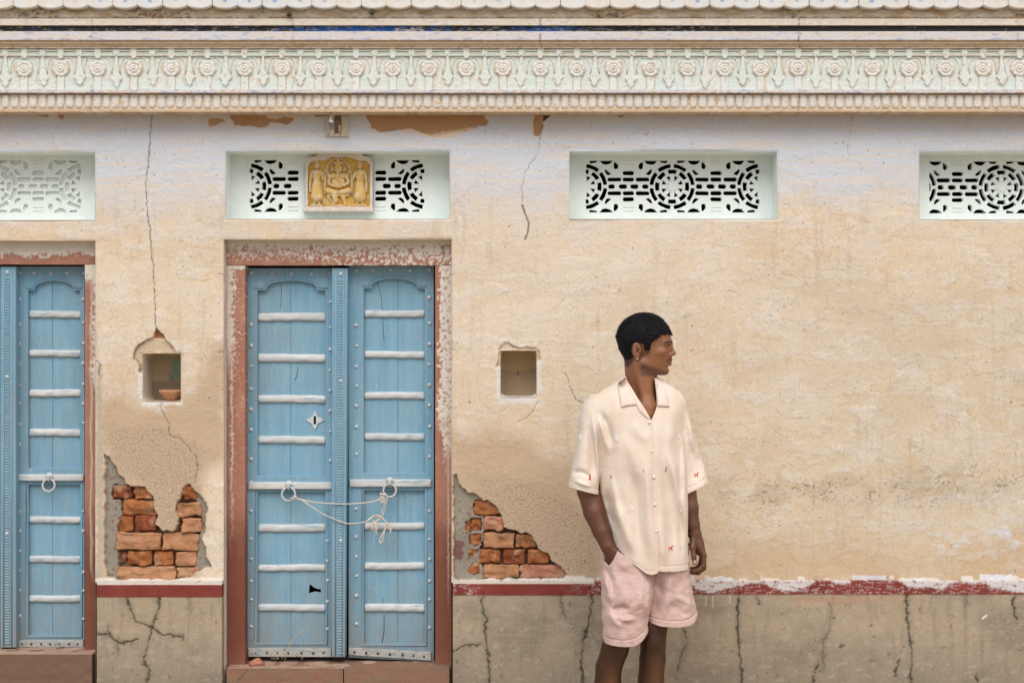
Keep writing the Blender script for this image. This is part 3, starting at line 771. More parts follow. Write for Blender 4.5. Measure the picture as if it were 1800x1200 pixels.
def wl1(px, py, w1, mid, fine):
    m = (1-ss(px + 20*w1 + 8*mid, 408, 413))*(1-ss(py, 590, 680))*.9
    m = np.maximum(m, (1-ss(py+6*w1, 470, 476)))
    m = np.maximum(m, (1-ss(abs(px-407+4*mid+5*w1), .6, 2.5))*(1-ss(py, 800, 1000))*.7)
    return np.clip(np.maximum(m, ss(fine+w1*.7, .5, .6)*.6*(1-ss(py, 700, 900))), 0, .95)
def wr1(px, py, w1, mid, fine):
    t = 771 + 12*ss(py, 690, 850)
    m = ss(px + 9*w1 + 7*mid, t-1.5, t+2)*(1-ss(py + 80*mid, 740, 860))
    m *= 1-.85*ss(-w1-.4*fine, .16, .26)
    m = np.maximum(m, (1-ss(py+8*w1, 466, 476))*ss(px, 770, 776))
    m = np.maximum(m, (1-ss(abs(px-788+2*w1), .5, 2))*(1-ss(py, 950, 1100))*.5)
    return np.clip(m, 0, .96)
def wt2(px, py, w1, mid, fine):
    e = py - 449 + 14*mid + 10*w1; return np.clip(1-ss(e, -2, 2), 0, .97)
def wl2(px, py, w1, mid, fine): return ss(w1, .2, .3)*.7
def wr2(px, py, w1, mid, fine):
    m = ss(px + 10*w1 + 6*mid, 161, 164)*(1-ss(py, 640, 720)); m = np.maximum(m, 1-ss(py + 20*w1, 480, 505))
    m = np.maximum(m, (1-ss(abs(px-160+3*mid), .8, 3))*(1-ss(py, 980, 1030))*.45)
    return np.clip(m, 0, .95)
surround('door_surround', 'red sandstone surround with flaking white paint', 399, 790.5, 421, 430.5, 765, 1165, 466, 301, wl1, wr1, wt1)
surround('door_surround', 'red sandstone surround of the darker left door', -222, 165.5, 423, -190, 149, 1140, 464.5, 401, wl2, wr2, wt2)

def sill_fields(px, py):
    mid = fbm(px/40, py/20, 501, 4); fine = fbm(px/4, py/4, 502, 3)
    c = np.empty((px.size, 3), np.float32); c[:] = (0.25, 0.14, 0.095)
    c = mixc(c, (0.22, 0.15, 0.10), ss(mid, -.1, .3)*.8)
    c = mixc(c, (0.16, 0.10, 0.07), (px < 200)*.75)
    c = mixc(c, (0.10, 0.07, 0.05), (1-ss(d_line(px+3*mid, py, [(434,1178),(416,1198)]), .5, 1.8))*.8)
    c *= (1+.1*fine)[:, None]
    return .003*mid + .001*fine, c
zs1 = .295; zs2 = .357
for a, b, z, yf in ((399, 603.4, zs1, -.010), (605.4, 790, zs1+.002, -.012), (-222, 165, zs2, -.030)):
    panel('threshold_stone', PX(a, 0), PX(b, 0), .0, z, yf, .30, .006, sill_fields, M['stone'], bld)
def add_top(a, b, z, yf):
    nx, ny = 60, 14
    X, Y = np.meshgrid(np.linspace(PX(a), PX(b), nx), np.linspace(yf, .30, ny), indexing='ij')
    n = fbm(X.ravel()*14, Y.ravel()*20, 77, 4)
    V = np.stack([X.ravel(), Y.ravel(), np.full(X.size, z+.001) + .004*n*ss(Y.ravel(), yf, yf+.03)], 1)
    c = np.empty((X.size, 3), np.float32); c[:] = (0.36, 0.235, 0.18); c = mixc(c, (0.42, 0.30, 0.22), ss(n, 0, .4))
    F = grid_faces(nx, ny)
    link('threshold_stone', mesh_np('threshold_stone', V, F, True, c), M['stone'], bld)
add_top(399, 790, zs1, -.009); add_top(-222, 165, zs2, -.029)

# dark rooms behind ---------------------------------------------------------
def room(x0, x1, z0, z1, y0, y1):
    V = [(x0,y0,z0),(x1,y0,z0),(x1,y1,z0),(x0,y1,z0),(x0,y0,z1),(x1,y0,z1),(x1,y1,z1),(x0,y1,z1)]
    me = mesh_py('interior', V, [(0,1,2,3),(4,7,6,5),(1,5,6,2),(2,6,7,3),(3,7,4,0)])
    link('interior', me, M['void'], bld)
room(-3.9, 3.9, 0.01, 2.95, .21, 2.5)
V = [(-4,.01,0),(4,.01,0),(4,3,0),(-4,3,0),(-4,.01,3.45),(4,.01,3.45),(4,3,3.45),(-4,3,3.45)]
link('side_wall', mesh_py('side_wall', V, [(1,2,6,5),(2,3,7,6),(3,0,4,7)]), M['reveal'], bld)
link('roof', box_mesh('roof', -4.05, 4.05, -.02, 3.05, 3.0, 3.12), M['reveal'], bld)
# inner skin that keeps light out of the rooms between the openings
holes = [[(PX(a)-.002, .005), (PX(b)+.002, .005), (PX(b)+.002, PZ(t)+.002), (PX(a)-.002, PZ(t)+.002)] for a, b, t in DOORS]
holes += [[(PX(a)-.002, PZ(d)-.002), (PX(b)+.002, PZ(d)-.002), (PX(b)+.002, PZ(t)+.002), (PX(a)-.002, PZ(t)+.002)] for a, b, t, d in GR]
link('inner_wall', fill2d('inner_wall', [(-3.98, .001), (3.98, .001), (3.98, 3.0), (-3.98, 3.0)], holes, .175, .20, 0.0, 0), M['mortar'], bld)

# ------------------------------------------------------------------ cornice
XL, XR = -3.0, 3.0
def band_fields(base, alt, dirt, seed, dscale=(50, 5), damt=.5, blue=0.0, groove=None, top_d=0.0, bot_d=0.0, py0=0, py1=1, relief=.0012):
    def f(px, py):
        a = fbm(px/dscale[0], py/dscale[1], seed, 4); b = fbm(px/9, py/6, seed+5, 4); fine = fbm(px/2.5, py/2.5, seed+8, 2)
        c = np.empty((px.size, 3), np.float32); c[:] = base
        c = mixc(c, alt, ss(a, -.15, .3)); c = mixc(c, dirt, ss(b + .6*a, .16, .42)*damt)
        t = (py-py0)/(py1-py0)
        if top_d: c = mixc(c, dirt, (1-ss(t+.25*b, .0, .3))*top_d)
        if bot_d: c = mixc(c, dirt, ss(t+.25*b, .7, 1.0)*bot_d)
        if blue: c = mixc(c, (0.10, 0.20, 0.46), ss(fbm((px+8*b)/24, (py+3*b)/5, seed+11, 4)+.35*ss(py, py1-4, py1), .36, .48)*blue)
        for k, jx in enumerate((515, 950, 1405, 1790, 162)):
            w = .9 if jx in (950, 1405) else .4
            c = mixc(c, (0.12, 0.09, 0.06), np.exp(-((px-jx+2.5*b+1.5*np.sin(py*.21))/1.1)**2)*w*.85)
        c *= (1+.05*fine)[:, None]
        return relief*(b*.6+fine*.3), np.clip(c, .01, .9)
    return f
def cband(name, t, b, y, f, parent, step=.0075, stz=.0035, yb=.02, tilt=0):
    return panel(name, XL, XR, PZ(b, y), PZ(t, y), y, yb, step, f, M['lime'], parent, stepz=stz, tilt=tilt)
cor = bpy.data.objects.new('cornice', None); scene.collection.objects.link(cor); cor.parent = bld
TAN = (0.50, 0.34, 0.20); WHT = (0.66, 0.66, 0.66); CRM = (0.64, 0.54, 0.41); MNT = (0.62, 0.70, 0.64); BLK = (0.035, 0.035, 0.035)
cband('soffit_lip', 191.5, 196.5, -.085, band_fields((0.58,0.45,0.31), CRM, (0.40,0.24,0.12), 601, py0=191, py1=196), cor)
cband('flute_band', 163, 193, -.078, band_fields((0.66,0.54,0.39), (0.68,0.60,0.48), (0.50,0.32,0.17), 605, (14, 14), .7, top_d=.7, py0=163, py1=193), cor)
cband('ledge', 157.5, 163.5, -.100, band_fields((0.63,0.63,0.66), WHT, TAN, 611, blue=.45, py0=157, py1=164, bot_d=.8), cor)
def frieze_f(base):
    def f(px, py):
        h, c = base(px, py)
        n = fbm(px/9, py/9, 690, 3); m = fbm(px/70, py/50, 691, 3)
        u = (px-41+32.435) % 64.87 - 32.435; v = (px-41) % 64.87 - 32.435
        r = np.hypot(u, py-120.5); e = np.exp(-((r-16.2-1.5*n)/2.0)**2)*(py > 108)
        e2 = np.exp(-((np.abs(v)-(3.8+6.5*ss(py, 118, 138)*(1-ss(py, 141, 152))+1.5*n))/1.4)**2)*ss(py, 96, 104)*(1-ss(py, 150, 154))
        e3 = np.exp(-((np.abs(u)-7.2)/1.2)**2)*ss(py, 132, 138)
        e4 = np.exp(-((py-101-1.5*n)/1.5)**2)
        c = mixc(c, (0.56, 0.38, 0.21), np.maximum(np.maximum(e, e2), np.maximum(e3, e4*.8))*ss(m+.6*n, -.35, .3)*.75)
        return h, c
    return f
cband('frieze', 86, 158, -.082, frieze_f(band_fields((0.63,0.72,0.69), (0.69,0.735,0.71), (0.62, 0.54, 0.42), 615, (60, 40), .45, py0=86, py1=158, relief=.002)), cor, step=.004)
cband('bead', 80.5, 85, -.098, band_fields(CRM, (0.62,0.58,0.48), (0.42,0.28,0.15), 621, damt=.8, py0=80, py1=85), cor)
cband('bead', 76.5, 81, -.103, band_fields(CRM, (0.60,0.48,0.34), (0.46,0.30,0.16), 625, damt=.7, py0=76, py1=81), cor)
cband('bead', 70, 77, -.110, band_fields((0.60,0.46,0.31), CRM, (0.48,0.32,0.18), 629, damt=.6, py0=70, py1=77), cor)
cband('fillet', 55.5, 70.5, -.120, band_fields((0.62,0.63,0.67), (0.66,0.63,0.60), (0.60,0.50,0.38), 633, (90, 6), .4, blue=.35, py0=55, py1=70), cor)
def groove_f(px, py):
    px0 = px; px = px + 6*fbm(px/9, py/4, 645, 3); py = py + 2.5*fbm(px/7, py/5, 646, 3)
    a = fbm(px/70, py*0+3, 641, 3); b = fbm(px/13, py/4.5, 642, 5, .65)
    c = np.empty((px.size, 3), np.float32); c[:] = BLK
    c = mixc(c, (0.02, 0.11, 0.38), ss(b + .8*np.exp(-((px-640)/130)**2) + .55*np.exp(-((px-960)/60)**2)-.25*ss(px, 1100, 1200), .25, .5)*.9)
    c = mixc(c, (0.40, 0.36, 0.30), ss(fbm(px/17, py/3.6, 643, 5, .65) - .25*ss(px, 1230, 1300), .12, .34)*.6)
    c = mixc(c, (0.62, 0.52, 0.38), (np.abs(px-720) < 24)*ss(b, -.1, .1)*ss(py, 47, 50)*.8)
    return .001*b, c
cband('painted_groove', 44, 56, -.112, groove_f, cor, step=.004, stz=.002)
cband('fillet', 33, 44.5, -.126, band_fields((0.68,0.63,0.53), (0.70,0.68,0.64), TAN, 651, (90, 6), .35, py0=33, py1=44), cor)
def rough_f(px, py):
    a = fbm(px/60, py/12, 661, 4); b = fbm(px/10, py/7, 662, 4, .6); fine = fbm(px/3, py/3, 663, 3)
    c = np.empty((px.size, 3), np.float32); c[:] = (0.66, 0.55, 0.39)
    c = mixc(c, (0.66, 0.66, 0.66), ss(b, .02, .2)*.6); c = mixc(c, (0.44, 0.27, 0.14), ss(a, .1, .4)*.6)
    dk = (ss(b+.5*fine, .0, .3)*(ss(fbm(px/120, py*0, 664, 3), .0, .3) + .8*np.exp(-((px-1390)/30)**2) + .6*np.exp(-((px-25)/20)**2)))
    c = mixc(c, (0.11, 0.085, 0.055), dk*.75); c = mixc(c, (0.10, 0.08, 0.05), ss(py+3*b, 29, 33)*.8)
    return .004*b + .002*fine, np.clip(c, .01, .9)
cband('rough_band', 4, 33.5, -.118, rough_f, cor, step=.004)
cband('eave_board', -60, 6, -.125, rough_f, cor, step=.02)

def sub(name, me, mat, parent, loc=None, label=None):
    o = bpy.data.objects.new(name, me); scene.collection.objects.link(o)
    if mat and not me.materials: me.materials.append(mat)
    o.parent = parent
    if loc: o.location = loc
    if label: o['label'] = label
    return o

S0 = (CAM_D-.09)/FPX           # metres per px at the frieze
def petal_disc():
    V = []; F = []; na, prof = 32, [(10.8, 0, 0), (10.6, 2.2, .8), (9.6, 3.3, 1), (7.2, 3.0, 1), (6.0, 1.6, .3), (5.2, 2.4, 0), (4.4, 3.4, 0), (3.2, 3.0, 0), (2.2, 2.2, 0), (1.4, 4.0, 0), (.1, 4.4, 0)]
    for r, h, p in prof:
        for k in range(na):
            a = 2*math.pi*k/na; q = abs(math.sin(a*4))
            rr = r*(1-.10*p*(1-q)**2); hh = h - .9*p*(1-q)**2
            V.append((rr*1.36*math.cos(a)*S0, -hh*S0*1.2, rr*1.36*math.sin(a)*S0))
    for j in range(len(prof)-1):
        for k in range(na): F.append((j*na+k, (j+1)*na+k, (j+1)*na+(k+1) % na, j*na+(k+1) % na))
    return mesh_py('rosette', V, F, True)
def poly_px(pts): return [(x*S0, -y*S0) for x, y in pts]
def fixn(me):
    bm = bmesh.new(); bm.from_mesh(me); bmesh.ops.recalc_face_normals(bm, faces=bm.faces[:]); bm.to_mesh(me); bm.free(); me.update(); return me
ros_me = fixn(petal_disc())
stem_me = prism('rosette_stem', poly_px([(-6, 12), (6, 12), (6, 38), (-6, 38)]), -1.8*S0, .003, .7*S0)
brk_me = prism('bracket', poly_px([(-5.5, 0), (5.5, 0), (5.5, 14), (3.5, 18), (0, 19.5), (-3.5, 18), (-5.5, 14)]), -4.0*S0, .003, 1.0*S0)
star = [((6.2+1.8*math.cos(6*a))*math.cos(a), (6.2+1.8*math.cos(6*a))*math.sin(a)) for a in [2*math.pi*k/24 for k in range(24)]]
cap_me = prism('pendant_flower', poly_px(star), -4.2*S0, .003, 1.0*S0)
pen_me = prism('pendant', poly_px([(-2.6, 6), (2.6, 6), (3.4, 20), (5.0, 34), (7.5, 42), (10.5, 44), (8.0, 48), (5.0, 51), (5.5, 55), (0, 61), (-5.5, 55), (-5.0, 51), (-8.0, 48), (-10.5, 44), (-7.5, 42), (-5.0, 34), (-3.4, 20)]), -2.6*S0, .003, 1.1*S0)
arc_pts = [(7 + 22*math.sin(t)*.9, 8 + 26*(1-math.cos(t))) for t in [i/8*1.45 for i in range(9)]]
def arc_mesh():
    h = [(8, 8), (15, 7), (20, 11), (23, 18), (24.5, 27), (24, 36)]
    return tube('arch_line', [(-x*S0, -.0005, -z*S0) for x, z in h[::-1]] + [(x*S0, -.0005, -z*S0) for x, z in h], .0030, 6)
arc_me = arc_mesh()
for m in (ros_me,): m.materials.append(M['cream_orn'])
for m in (stem_me, brk_me, cap_me, pen_me, arc_me): m.materials.append(M['mint_orn'])
# bar behind the brackets
for t, b, y in ((87, 90.5, -.090), (92.5, 98.5, -.090)):
    panel('bar', XL, XR, PZ(b, y), PZ(t, y), y, -.07, .02, band_fields(MNT, (0.62,0.66,0.60), TAN, 671, damt=.4), M['lime'], cor)
rr = random.Random(11)
k = -6
while True:
    x = 41 + 64.87*k
    if x > 900 + 2.5*FPX/CAM_D: break
    jx = rr.uniform(-1, 1); jz = rr.uniform(-.6, .6)
    X = (x+jx-900)*S0
    if X > -2.6:
        o = sub('rosette', ros_me, None, cor, (X, -.083, PZ(120.5+jz, -.09))); o.rotation_euler = (0, rr.uniform(-.3, .3), 0); o.scale = (1, rr.uniform(.8, 1.15), 1)
        sub('rosette_stem', stem_me, None, cor, (X, -.083, PZ(121, -.09)))
        sub('bracket', brk_me, None, cor, (X, -.083, PZ(84, -.09)))
        sub('arch_line', arc_me, None, cor, (X, -.083, PZ(93, -.09)))
        X2 = X + 32.4*S0
        sub('pendant_flower', cap_me, None, cor, (X2, -.083, PZ(93, -.09)))
        o = sub('pendant', pen_me, None, cor, (X2, -.083, PZ(92.5, -.09))); o.scale = (rr.uniform(.86, 1.12), rr.uniform(.7, 1.2), rr.uniform(.95, 1.04)); o.rotation_euler = (0, rr.uniform(-.04, .04), 0)
    k += 1
fl = []
def flute_mesh():
    V = []; F = []; n = 8
    w, t, b = 6.7, 0.0, 24.0
    rows = []
    for z in [0, .6, 2.5, 12, 19, 21.5, 23, 24]:
        e = 1.0 if z < 19 else math.sqrt(max(0.0, 1-((z-19)/5.05)**2))
        rows.append((z, max(.08, e)))
    for z, e in rows:
        for q in range(n+1):
            a = math.pi*q/n
            dd = (3.0*math.sin(a)**.7)*(e if z > .1 else .2)
            V.append((-w*e*math.cos(a)*S0, -dd*S0, -z*S0))
    for j in range(len(rows)-1):
        for q in range(n): F.append((j*(n+1)+q, (j+1)*(n+1)+q, (j+1)*(n+1)+q+1, j*(n+1)+q+1))
    return mesh_py('flute', V, F, True)
flm = flute_mesh(); flm.materials.append(M['cream_orn'])
k = 0; x = 900 - 2.45*FPX/CAM_D
while x < 900 + 2.45*FPX/CAM_D:
    X = (x-900)*S0
    o = sub('flute', flm, None, cor, (X, -.078, PZ(166.5 + rr.uniform(-.4, .4), -.08))); o.scale = (rr.uniform(.88, 1.1), rr.uniform(.8, 1.2), rr.uniform(.97, 1.03))
    x += 16.15
# eave scallops
m, nt, b = new_mat('scallop_paint')
tc = nt.nodes.new('ShaderNodeTexCoord')
n = nodes_noise(nt, 30, 5, .6, coords(nt))
r = ramp(nt, n.outputs[0], [(0.35, (0.68, 0.64, 0.56)), (0.55, (0.69, 0.71, 0.71))])
gr = nt.nodes.new('ShaderNodeMapping'); nt.links.new(tc.outputs['Object'], gr.inputs[0]); gr.inputs['Location'].default_value = (0.0, 0, -2.15); gr.inputs['Scale'].default_value = (55, 0, 70)
ln = nt.nodes.new('ShaderNodeVectorMath'); ln.operation = 'LENGTH'; nt.links.new(gr.outputs[0], ln.inputs[0])
ad = nt.nodes.new('ShaderNodeMath'); ad.operation = 'ADD'; nt.links.new(ln.outputs['Value'], ad.inputs[0])
n2 = nodes_noise(nt, 60, 3, .6, coords(nt)); nt.links.new(n2.outputs[0], ad.inputs[1])
r2 = ramp(nt, ad.outputs[0], [(0.93, 0.9), (1.0, 0.0)])
n9 = nodes_noise(nt, 2.3, 2, .5, coords(nt)); r9 = ramp(nt, n9.outputs[0], [(0.42, 0.0), (0.62, 1.0)])
mm9 = nt.nodes.new('ShaderNodeMath'); mm9.operation = 'MULTIPLY'; nt.links.new(r2.outputs[0], mm9.inputs[0]); nt.links.new(r9.outputs[0], mm9.inputs[1])
r8 = ramp(nt, n9.outputs[0], [(0.45, (1, 1, 1)), (0.65, (.92, .96, 1.0))])
nt.links.new(mixrgb(nt, mm9.outputs[0], mixrgb(nt, 1.0, r.outputs[0], r8.outputs[0], 'MULTIPLY'), (0.22, 0.34, 0.58)), b.inputs['Base Color']); b.inputs['Roughness'].default_value = .8
add_bump(nt, b, n2.outputs[0], .0015)
M['scallop'] = m
S1 = (CAM_D-.16)/FPX
sc = [(21.9*math.sin(t)/math.sin(1.25), 0.0 - (1-math.cos(t))*9) for t in [(-1.25 + 2.5*i/14) for i in range(15)]]
sc_pts = [(x*S1, z2*-1*S1 if False else -z2*S1) for x, z2 in sc]
out = [(x*S1, (-(zz))*S1) for x, zz in sc] + [(21.8*S1, 70*S1), (-21.8*S1, 70*S1)]
sc_me = prism('eave_scallop', out, -.018, .0, .004)
sc_me.materials.append(M['scallop'])
eav = bpy.data.objects.new('eave', None); scene.collection.objects.link(eav); eav.parent = bld
k = -8
while k < 34:
    base = 38 - 15 + 87.6*k
    for q, dz in ((0, 0), (1, -.6)):
        x = base + 21 + q*43.2
        X = (x-900)*S1
        if abs(X) < 2.7:
            o = sub('eave_scallop', sc_me, None, eav, (X, -.136 + rr.uniform(-.002, .002), PZ(15 + .4*rr.random(), -.16))); o.rotation_euler = (-.10, rr.uniform(-.02, .02), 0)
    k += 1
link('eave_slab', box_mesh('eave_slab', XL, XR, -.20, .02, PZ(-48, -.16), PZ(-66, -.16)), M['reveal'], bld)
link('parapet', box_mesh('parapet', -4, 4, -.02, .10, PZ(-70, 0)+.01, 3.6), M['reveal'], bld)
for x, y in ((509, 25), (655, 22)):
    mm = tube('wall_peg', [P(x, y, -.10), P(x-1, y+1, -.145)], .009, 10); link('wall_peg', mm, M['dark'], bld)

# ------------------------------------------------------------------ grilles
YG = .118
SG = (CAM_D+YG)/FPX
def rrect(cx, cy, w, h, ang=0, n=2):
    r = min(w, h)*.42; pts = []
    for sx, sy, a0 in ((1, 1, 0), (-1, 1, 90), (-1, -1, 180), (1, -1, 270)):
        for i in range(n+1):
            a = D2R(a0 + 90*i/n); pts.append((sx*(w/2-r)+r*math.cos(a), sy*(h/2-r)+r*math.sin(a)))
    c, s = math.cos(D2R(ang)), math.sin(D2R(ang))
    return [(cx+x*c-y*s, cy+x*s+y*c) for x, y in pts]
def arcslot(R, a, l, t, n=6):
    da = l/R/2; pts = []
    for i in range(n+1):
        q = D2R(a)-da+2*da*i/n; pts.append(((R+t/2)*math.cos(q), (R+t/2)*math.sin(q)))
    for i in range(n+1):
        q = D2R(a)+da-2*da*i/n; pts.append(((R-t/2)*math.cos(q), (R-t/2)*math.sin(q)))
    return pts
def pattern():
    """holes of one 154 px repeat round a roundel, px, y down"""
    H = []
    for i in range(8):
        a = D2R(22.5+45*i); r = 15; 
        c = (r*math.cos(a), r*math.sin(a)); u = (math.cos(a), math.sin(a)); w = (-u[1], u[0])
        H.append([(c[0]+u[0]*3.0+w[0]*2.8, c[1]+u[1]*3.0+w[1]*2.8), (c[0]+u[0]*3.0-w[0]*2.8, c[1]+u[1]*3.0-w[1]*2.8), (c[0]-u[0]*3.2, c[1]-u[1]*3.2)])
        H.append(arcslot(26.4, 45*i, 12.2, 6.2)); H.append(arcslot(36.2, 22.5+45*i, 20, 6.2))
    for sx in (-1, 1):
        for sy in (-1, 1):
            f = lambda pts: [(sx*x, sy*y) for x, y in pts]
            H.append(f([(10, -45), (21, -45), (19, -42.3), (12.5, -41.3), (10, -41.8)]))
            H.append(f([(28, -45), (48, -45), (44, -40.5), (38, -38.6), (32.5, -39.8)]))
            H.append(f([(37.5, -29.5), (45.5, -22.5), (40.5, -21.0), (37.2, -24.0), (36.0, -28.0)][::1]))
            H.append(f([(52.0, -41.5), (54.5, -41.5), (58.5, -37.5), (58.0, -32.5), (54.5, -31.2), (52.0, -33.5)]))
    for x, y, w, h in ((77,-23.6,17,6.3),(77,-12.4,17,6.3),(52.5,-12.4,21,6.3),(102,-12.4,21,6.3),(47.5,0,9.2,6.8),(67.4,0,12,6.8),(87.6,0,12,6.8),(106.8,0,9.2,6.8),(77,22.4,17,6.3),(77,11.8,17,6.3),(52.5,11.8,21,6.3),(102,11.8,21,6.3)):
        H.append(rrect(x, y, w, h))
    G = []
    for y in (-44, -37.5, 35.5, 42): G.append(rrect(77, y, 18, 2.2, n=1))
    return H, G
def clip_rect(pts, x0, x1):
    def cl(pts, ins, inter):
        out = []
        for i in range(len(pts)):
            a, b = pts[i-1], pts[i]
            if ins(b):
                if not ins(a): out.append(inter(a, b))
                out.append(b)
            elif ins(a): out.append(inter(a, b))
        return out
    for X, sgn in ((x0, 1), (x1, -1)):
        if not pts: return pts
        pts = cl(pts, lambda p: sgn*(p[0]-X) >= 0, lambda a, b: (X, a[1]+(b[1]-a[1])*(X-a[0])/(b[0]-a[0])))
    return pts
def area(p): return abs(sum(p[i-1][0]*p[i][1]-p[i][0]*p[i-1][1] for i in range(len(p))))/2
rg = random.Random(3)
def grille(label, rect, pcx, pcy, px0, px1, blocked=False, cut=None):
    x0, x1, t, b = rect
    X0, X1, Z0, Z1 = PX(x0), PX(x1), PZ(b), PZ(t)
    root = thing('ventilation_grille', label, 'grille', ((X0+X1)/2, YG, Z0), 'mint grilles under the cornice')
    H, G = pattern()
    holes = []
    for kk in range(-4, 5):
        for src in (H,):
            for p in src:
                q = [(x+154*kk+pcx+rg.uniform(-.25, .25), y+pcy+rg.uniform(-.25, .25)) for x, y in p]
                mx_, my_ = sum(a[0] for a in q)/len(q), sum(a[1] for a in q)/len(q)
                gk = 1 + 1.7/max(3.0, math.sqrt(area(q)))*1.0
                q = [(mx_+(a[0]-mx_)*gk, max(pcy-46.5, min(pcy+46.5, my_+(a[1]-my_)*gk))) for a in q]
                q = clip_rect(q, px0, px1)
                if len(q) < 3 or area(q) < 6: continue
                if cut and min(a[0] for a in q) < cut[1] and max(a[0] for a in q) > cut[0]: continue
                holes.append([(PX(a, YG), PZ(c, YG)) for a, c in q])
    # perforated screen
    sx0, sx1, st, sb = px0-7, px1+7, pcy-53, pcy+52
    outer = [(PX(sx0, YG), PZ(sb, YG)), (PX(sx1, YG), PZ(sb, YG)), (PX(sx1, YG), PZ(st, YG)), (PX(sx0, YG), PZ(st, YG))]
    o = link('screen', fill2d('screen', outer, holes, YG-.002, YG+.022, .0012, 1), M['mint'], root)
    # thin raised frame + recessed surround board
    fo = [(X0-.001, Z0-.001), (X1+.001, Z0-.001), (X1+.001, Z1+.001), (X0-.001, Z1+.001)]
    fi = [(outer[0][0]+.004, outer[0][1]+.004), (outer[1][0]-.004, outer[1][1]+.004), (outer[2][0]-.004, outer[2][1]-.004), (outer[3][0]+.004, outer[3][1]-.004)]
    link('surround_board', fill2d('surround_board', fo, [fi], YG-.0045, YG+.03, .001, 1), M['mint'], root)
    if blocked:
        link('backing', box_mesh('backing', fi[0][0], fi[1][0], YG+.010, YG+.02, fi[0][1], fi[2][1]), M['mint'], root)
    for kk in range(-4, 5):
        for p in G:
            q = [(x+154*kk+pcx, y+pcy) for x, y in p]
            if min(a[0] for a in q) < px0 or max(a[0] for a in q) > px1: continue
            if cut and min(a[0] for a in q) < cut[1] and max(a[0] for a in q) > cut[0]: continue
            link('raised_bar', prism('raised_bar', [(PX(a, YG), PZ(c, YG)) for a, c in q], YG-.0055, YG-.001, .001), M['mint'], root)
    if not blocked and not cut:
        for kk in range(-3, 4):
            cx = pcx+154*kk
            if px0 < cx < px1:
                pts = [(PX(cx, YG)+(8+1.4*math.cos(8*a))*SG*math.cos(a), PZ(pcy, YG)+(8+1.4*math.cos(8*a))*SG*math.sin(a)) for a in [2*math.pi*i/48 for i in range(48)]]
                link('flower_boss', prism('flower_boss', pts, YG-.0065, YG-.001, .0015), M['mint'], root)
    return root
grille('mint grille over the left door with its holes mostly plastered shut', GR[0], -10, 328, -164, 143, blocked=True)
grille('mint pierced grille over the tied double door, split by the yellow relief', GR[1], 592, 327, 438.7, 746.0, cut=(528, 657))
grille('mint pierced grille showing one whole roundel, above the standing man', GR[2], 1181.6, 328, 1029.5, 1335)
grille('mint pierced grille at the right end of the wall, cut off by the picture edge', GR[3], 1760, 329.5, 1633.5, 1940)

# ------------------------------------------------------------------ sdf toolbox
class Vol:
    def __init__(s, lo, hi, h):
        s.lo = np.array(lo, float); s.h = h
        s.n = np.ceil((np.array(hi)-s.lo)/h).astype(int)+1
        s.d = np.full(s.n, .5, np.float32)
        s.ax = [(s.lo[i] + h*np.arange(s.n[i])).astype(np.float32) for i in range(3)]
    def sl(s, lo, hi):
        a = [max(0, int((lo[i]-s.lo[i])/s.h)) for i in range(3)]; b = [min(s.n[i], int((hi[i]-s.lo[i])/s.h)+2) for i in range(3)]
        sl = tuple(slice(a[i], b[i]) for i in range(3))
        return sl, s.ax[0][sl[0]][:, None, None], s.ax[1][sl[1]][None, :, None], s.ax[2][sl[2]][None, None, :]
    def op(s, f, lo, hi, k=.01, mode='add'):
        m = k + .012
        sl, x, y, z = s.sl(np.array(lo)-m, np.array(hi)+m)
        if any(q.stop <= q.start for q in sl): return
        e = f(x, y, z).astype(np.float32); d = s.d[sl]
        if mode == 'add':
            t = np.clip(.5+.5*(e-d)/k, 0, 1); s.d[sl] = e + (d-e)*(1-t) - k*t*(1-t) if False else (e*(1-t)+d*t) - k*t*(1-t)
        else:
            t = np.clip(.5-.5*(e+d)/k, 0, 1); s.d[sl] = d*(1-t) + (-e)*t + k*t*(1-t)
    def cone(s, a, ra, b, rb, k=.01, mode='add', sq=None):
        a = np.array(a, float); b = np.array(b, float); e = b-a; L2 = max(float(e@e), 1e-12)
        R = max(ra, rb)
        def f(x, y, z):
            px, py, pz = x-a[0], y-a[1], z-a[2]
            t = np.clip((px*e[0]+py*e[1]+pz*e[2])/L2, 0, 1)
            return np.sqrt((px-e[0]*t)**2+(py-e[1]*t)**2+(pz-e[2]*t)**2) - (ra+(rb-ra)*t)
        s.op(f, np.minimum(a, b)-R, np.maximum(a, b)+R, k, mode)
    def chain(s, pts, rad, k=.01):
        for (a, b), (ra, rb) in zip(zip(pts[:-1], pts[1:]), zip(rad[:-1], rad[1:])): s.cone(a, ra, b, rb, k)
    def ell(s, c, r, R=None, k=.01, mode='add'):
        c = np.array(c, float); r = np.array(r, float)
        Q = np.eye(3) if R is None else R            # rows: local axes
        def f(x, y, z):
            dx, dy, dz = x-c[0], y-c[1], z-c[2]
            u = [(Q[i, 0]*dx+Q[i, 1]*dy+Q[i, 2]*dz) for i in range(3)]
            k0 = np.sqrt((u[0]/r[0])**2+(u[1]/r[1])**2+(u[2]/r[2])**2)
            k1 = np.sqrt((u[0]/r[0]**2)**2+(u[1]/r[1]**2)**2+(u[2]/r[2]**2)**2)
            return k0*(k0-1)/np.maximum(k1, 1e-6)
        m = max(r); s.op(f, c-m, c+m, k, mode)
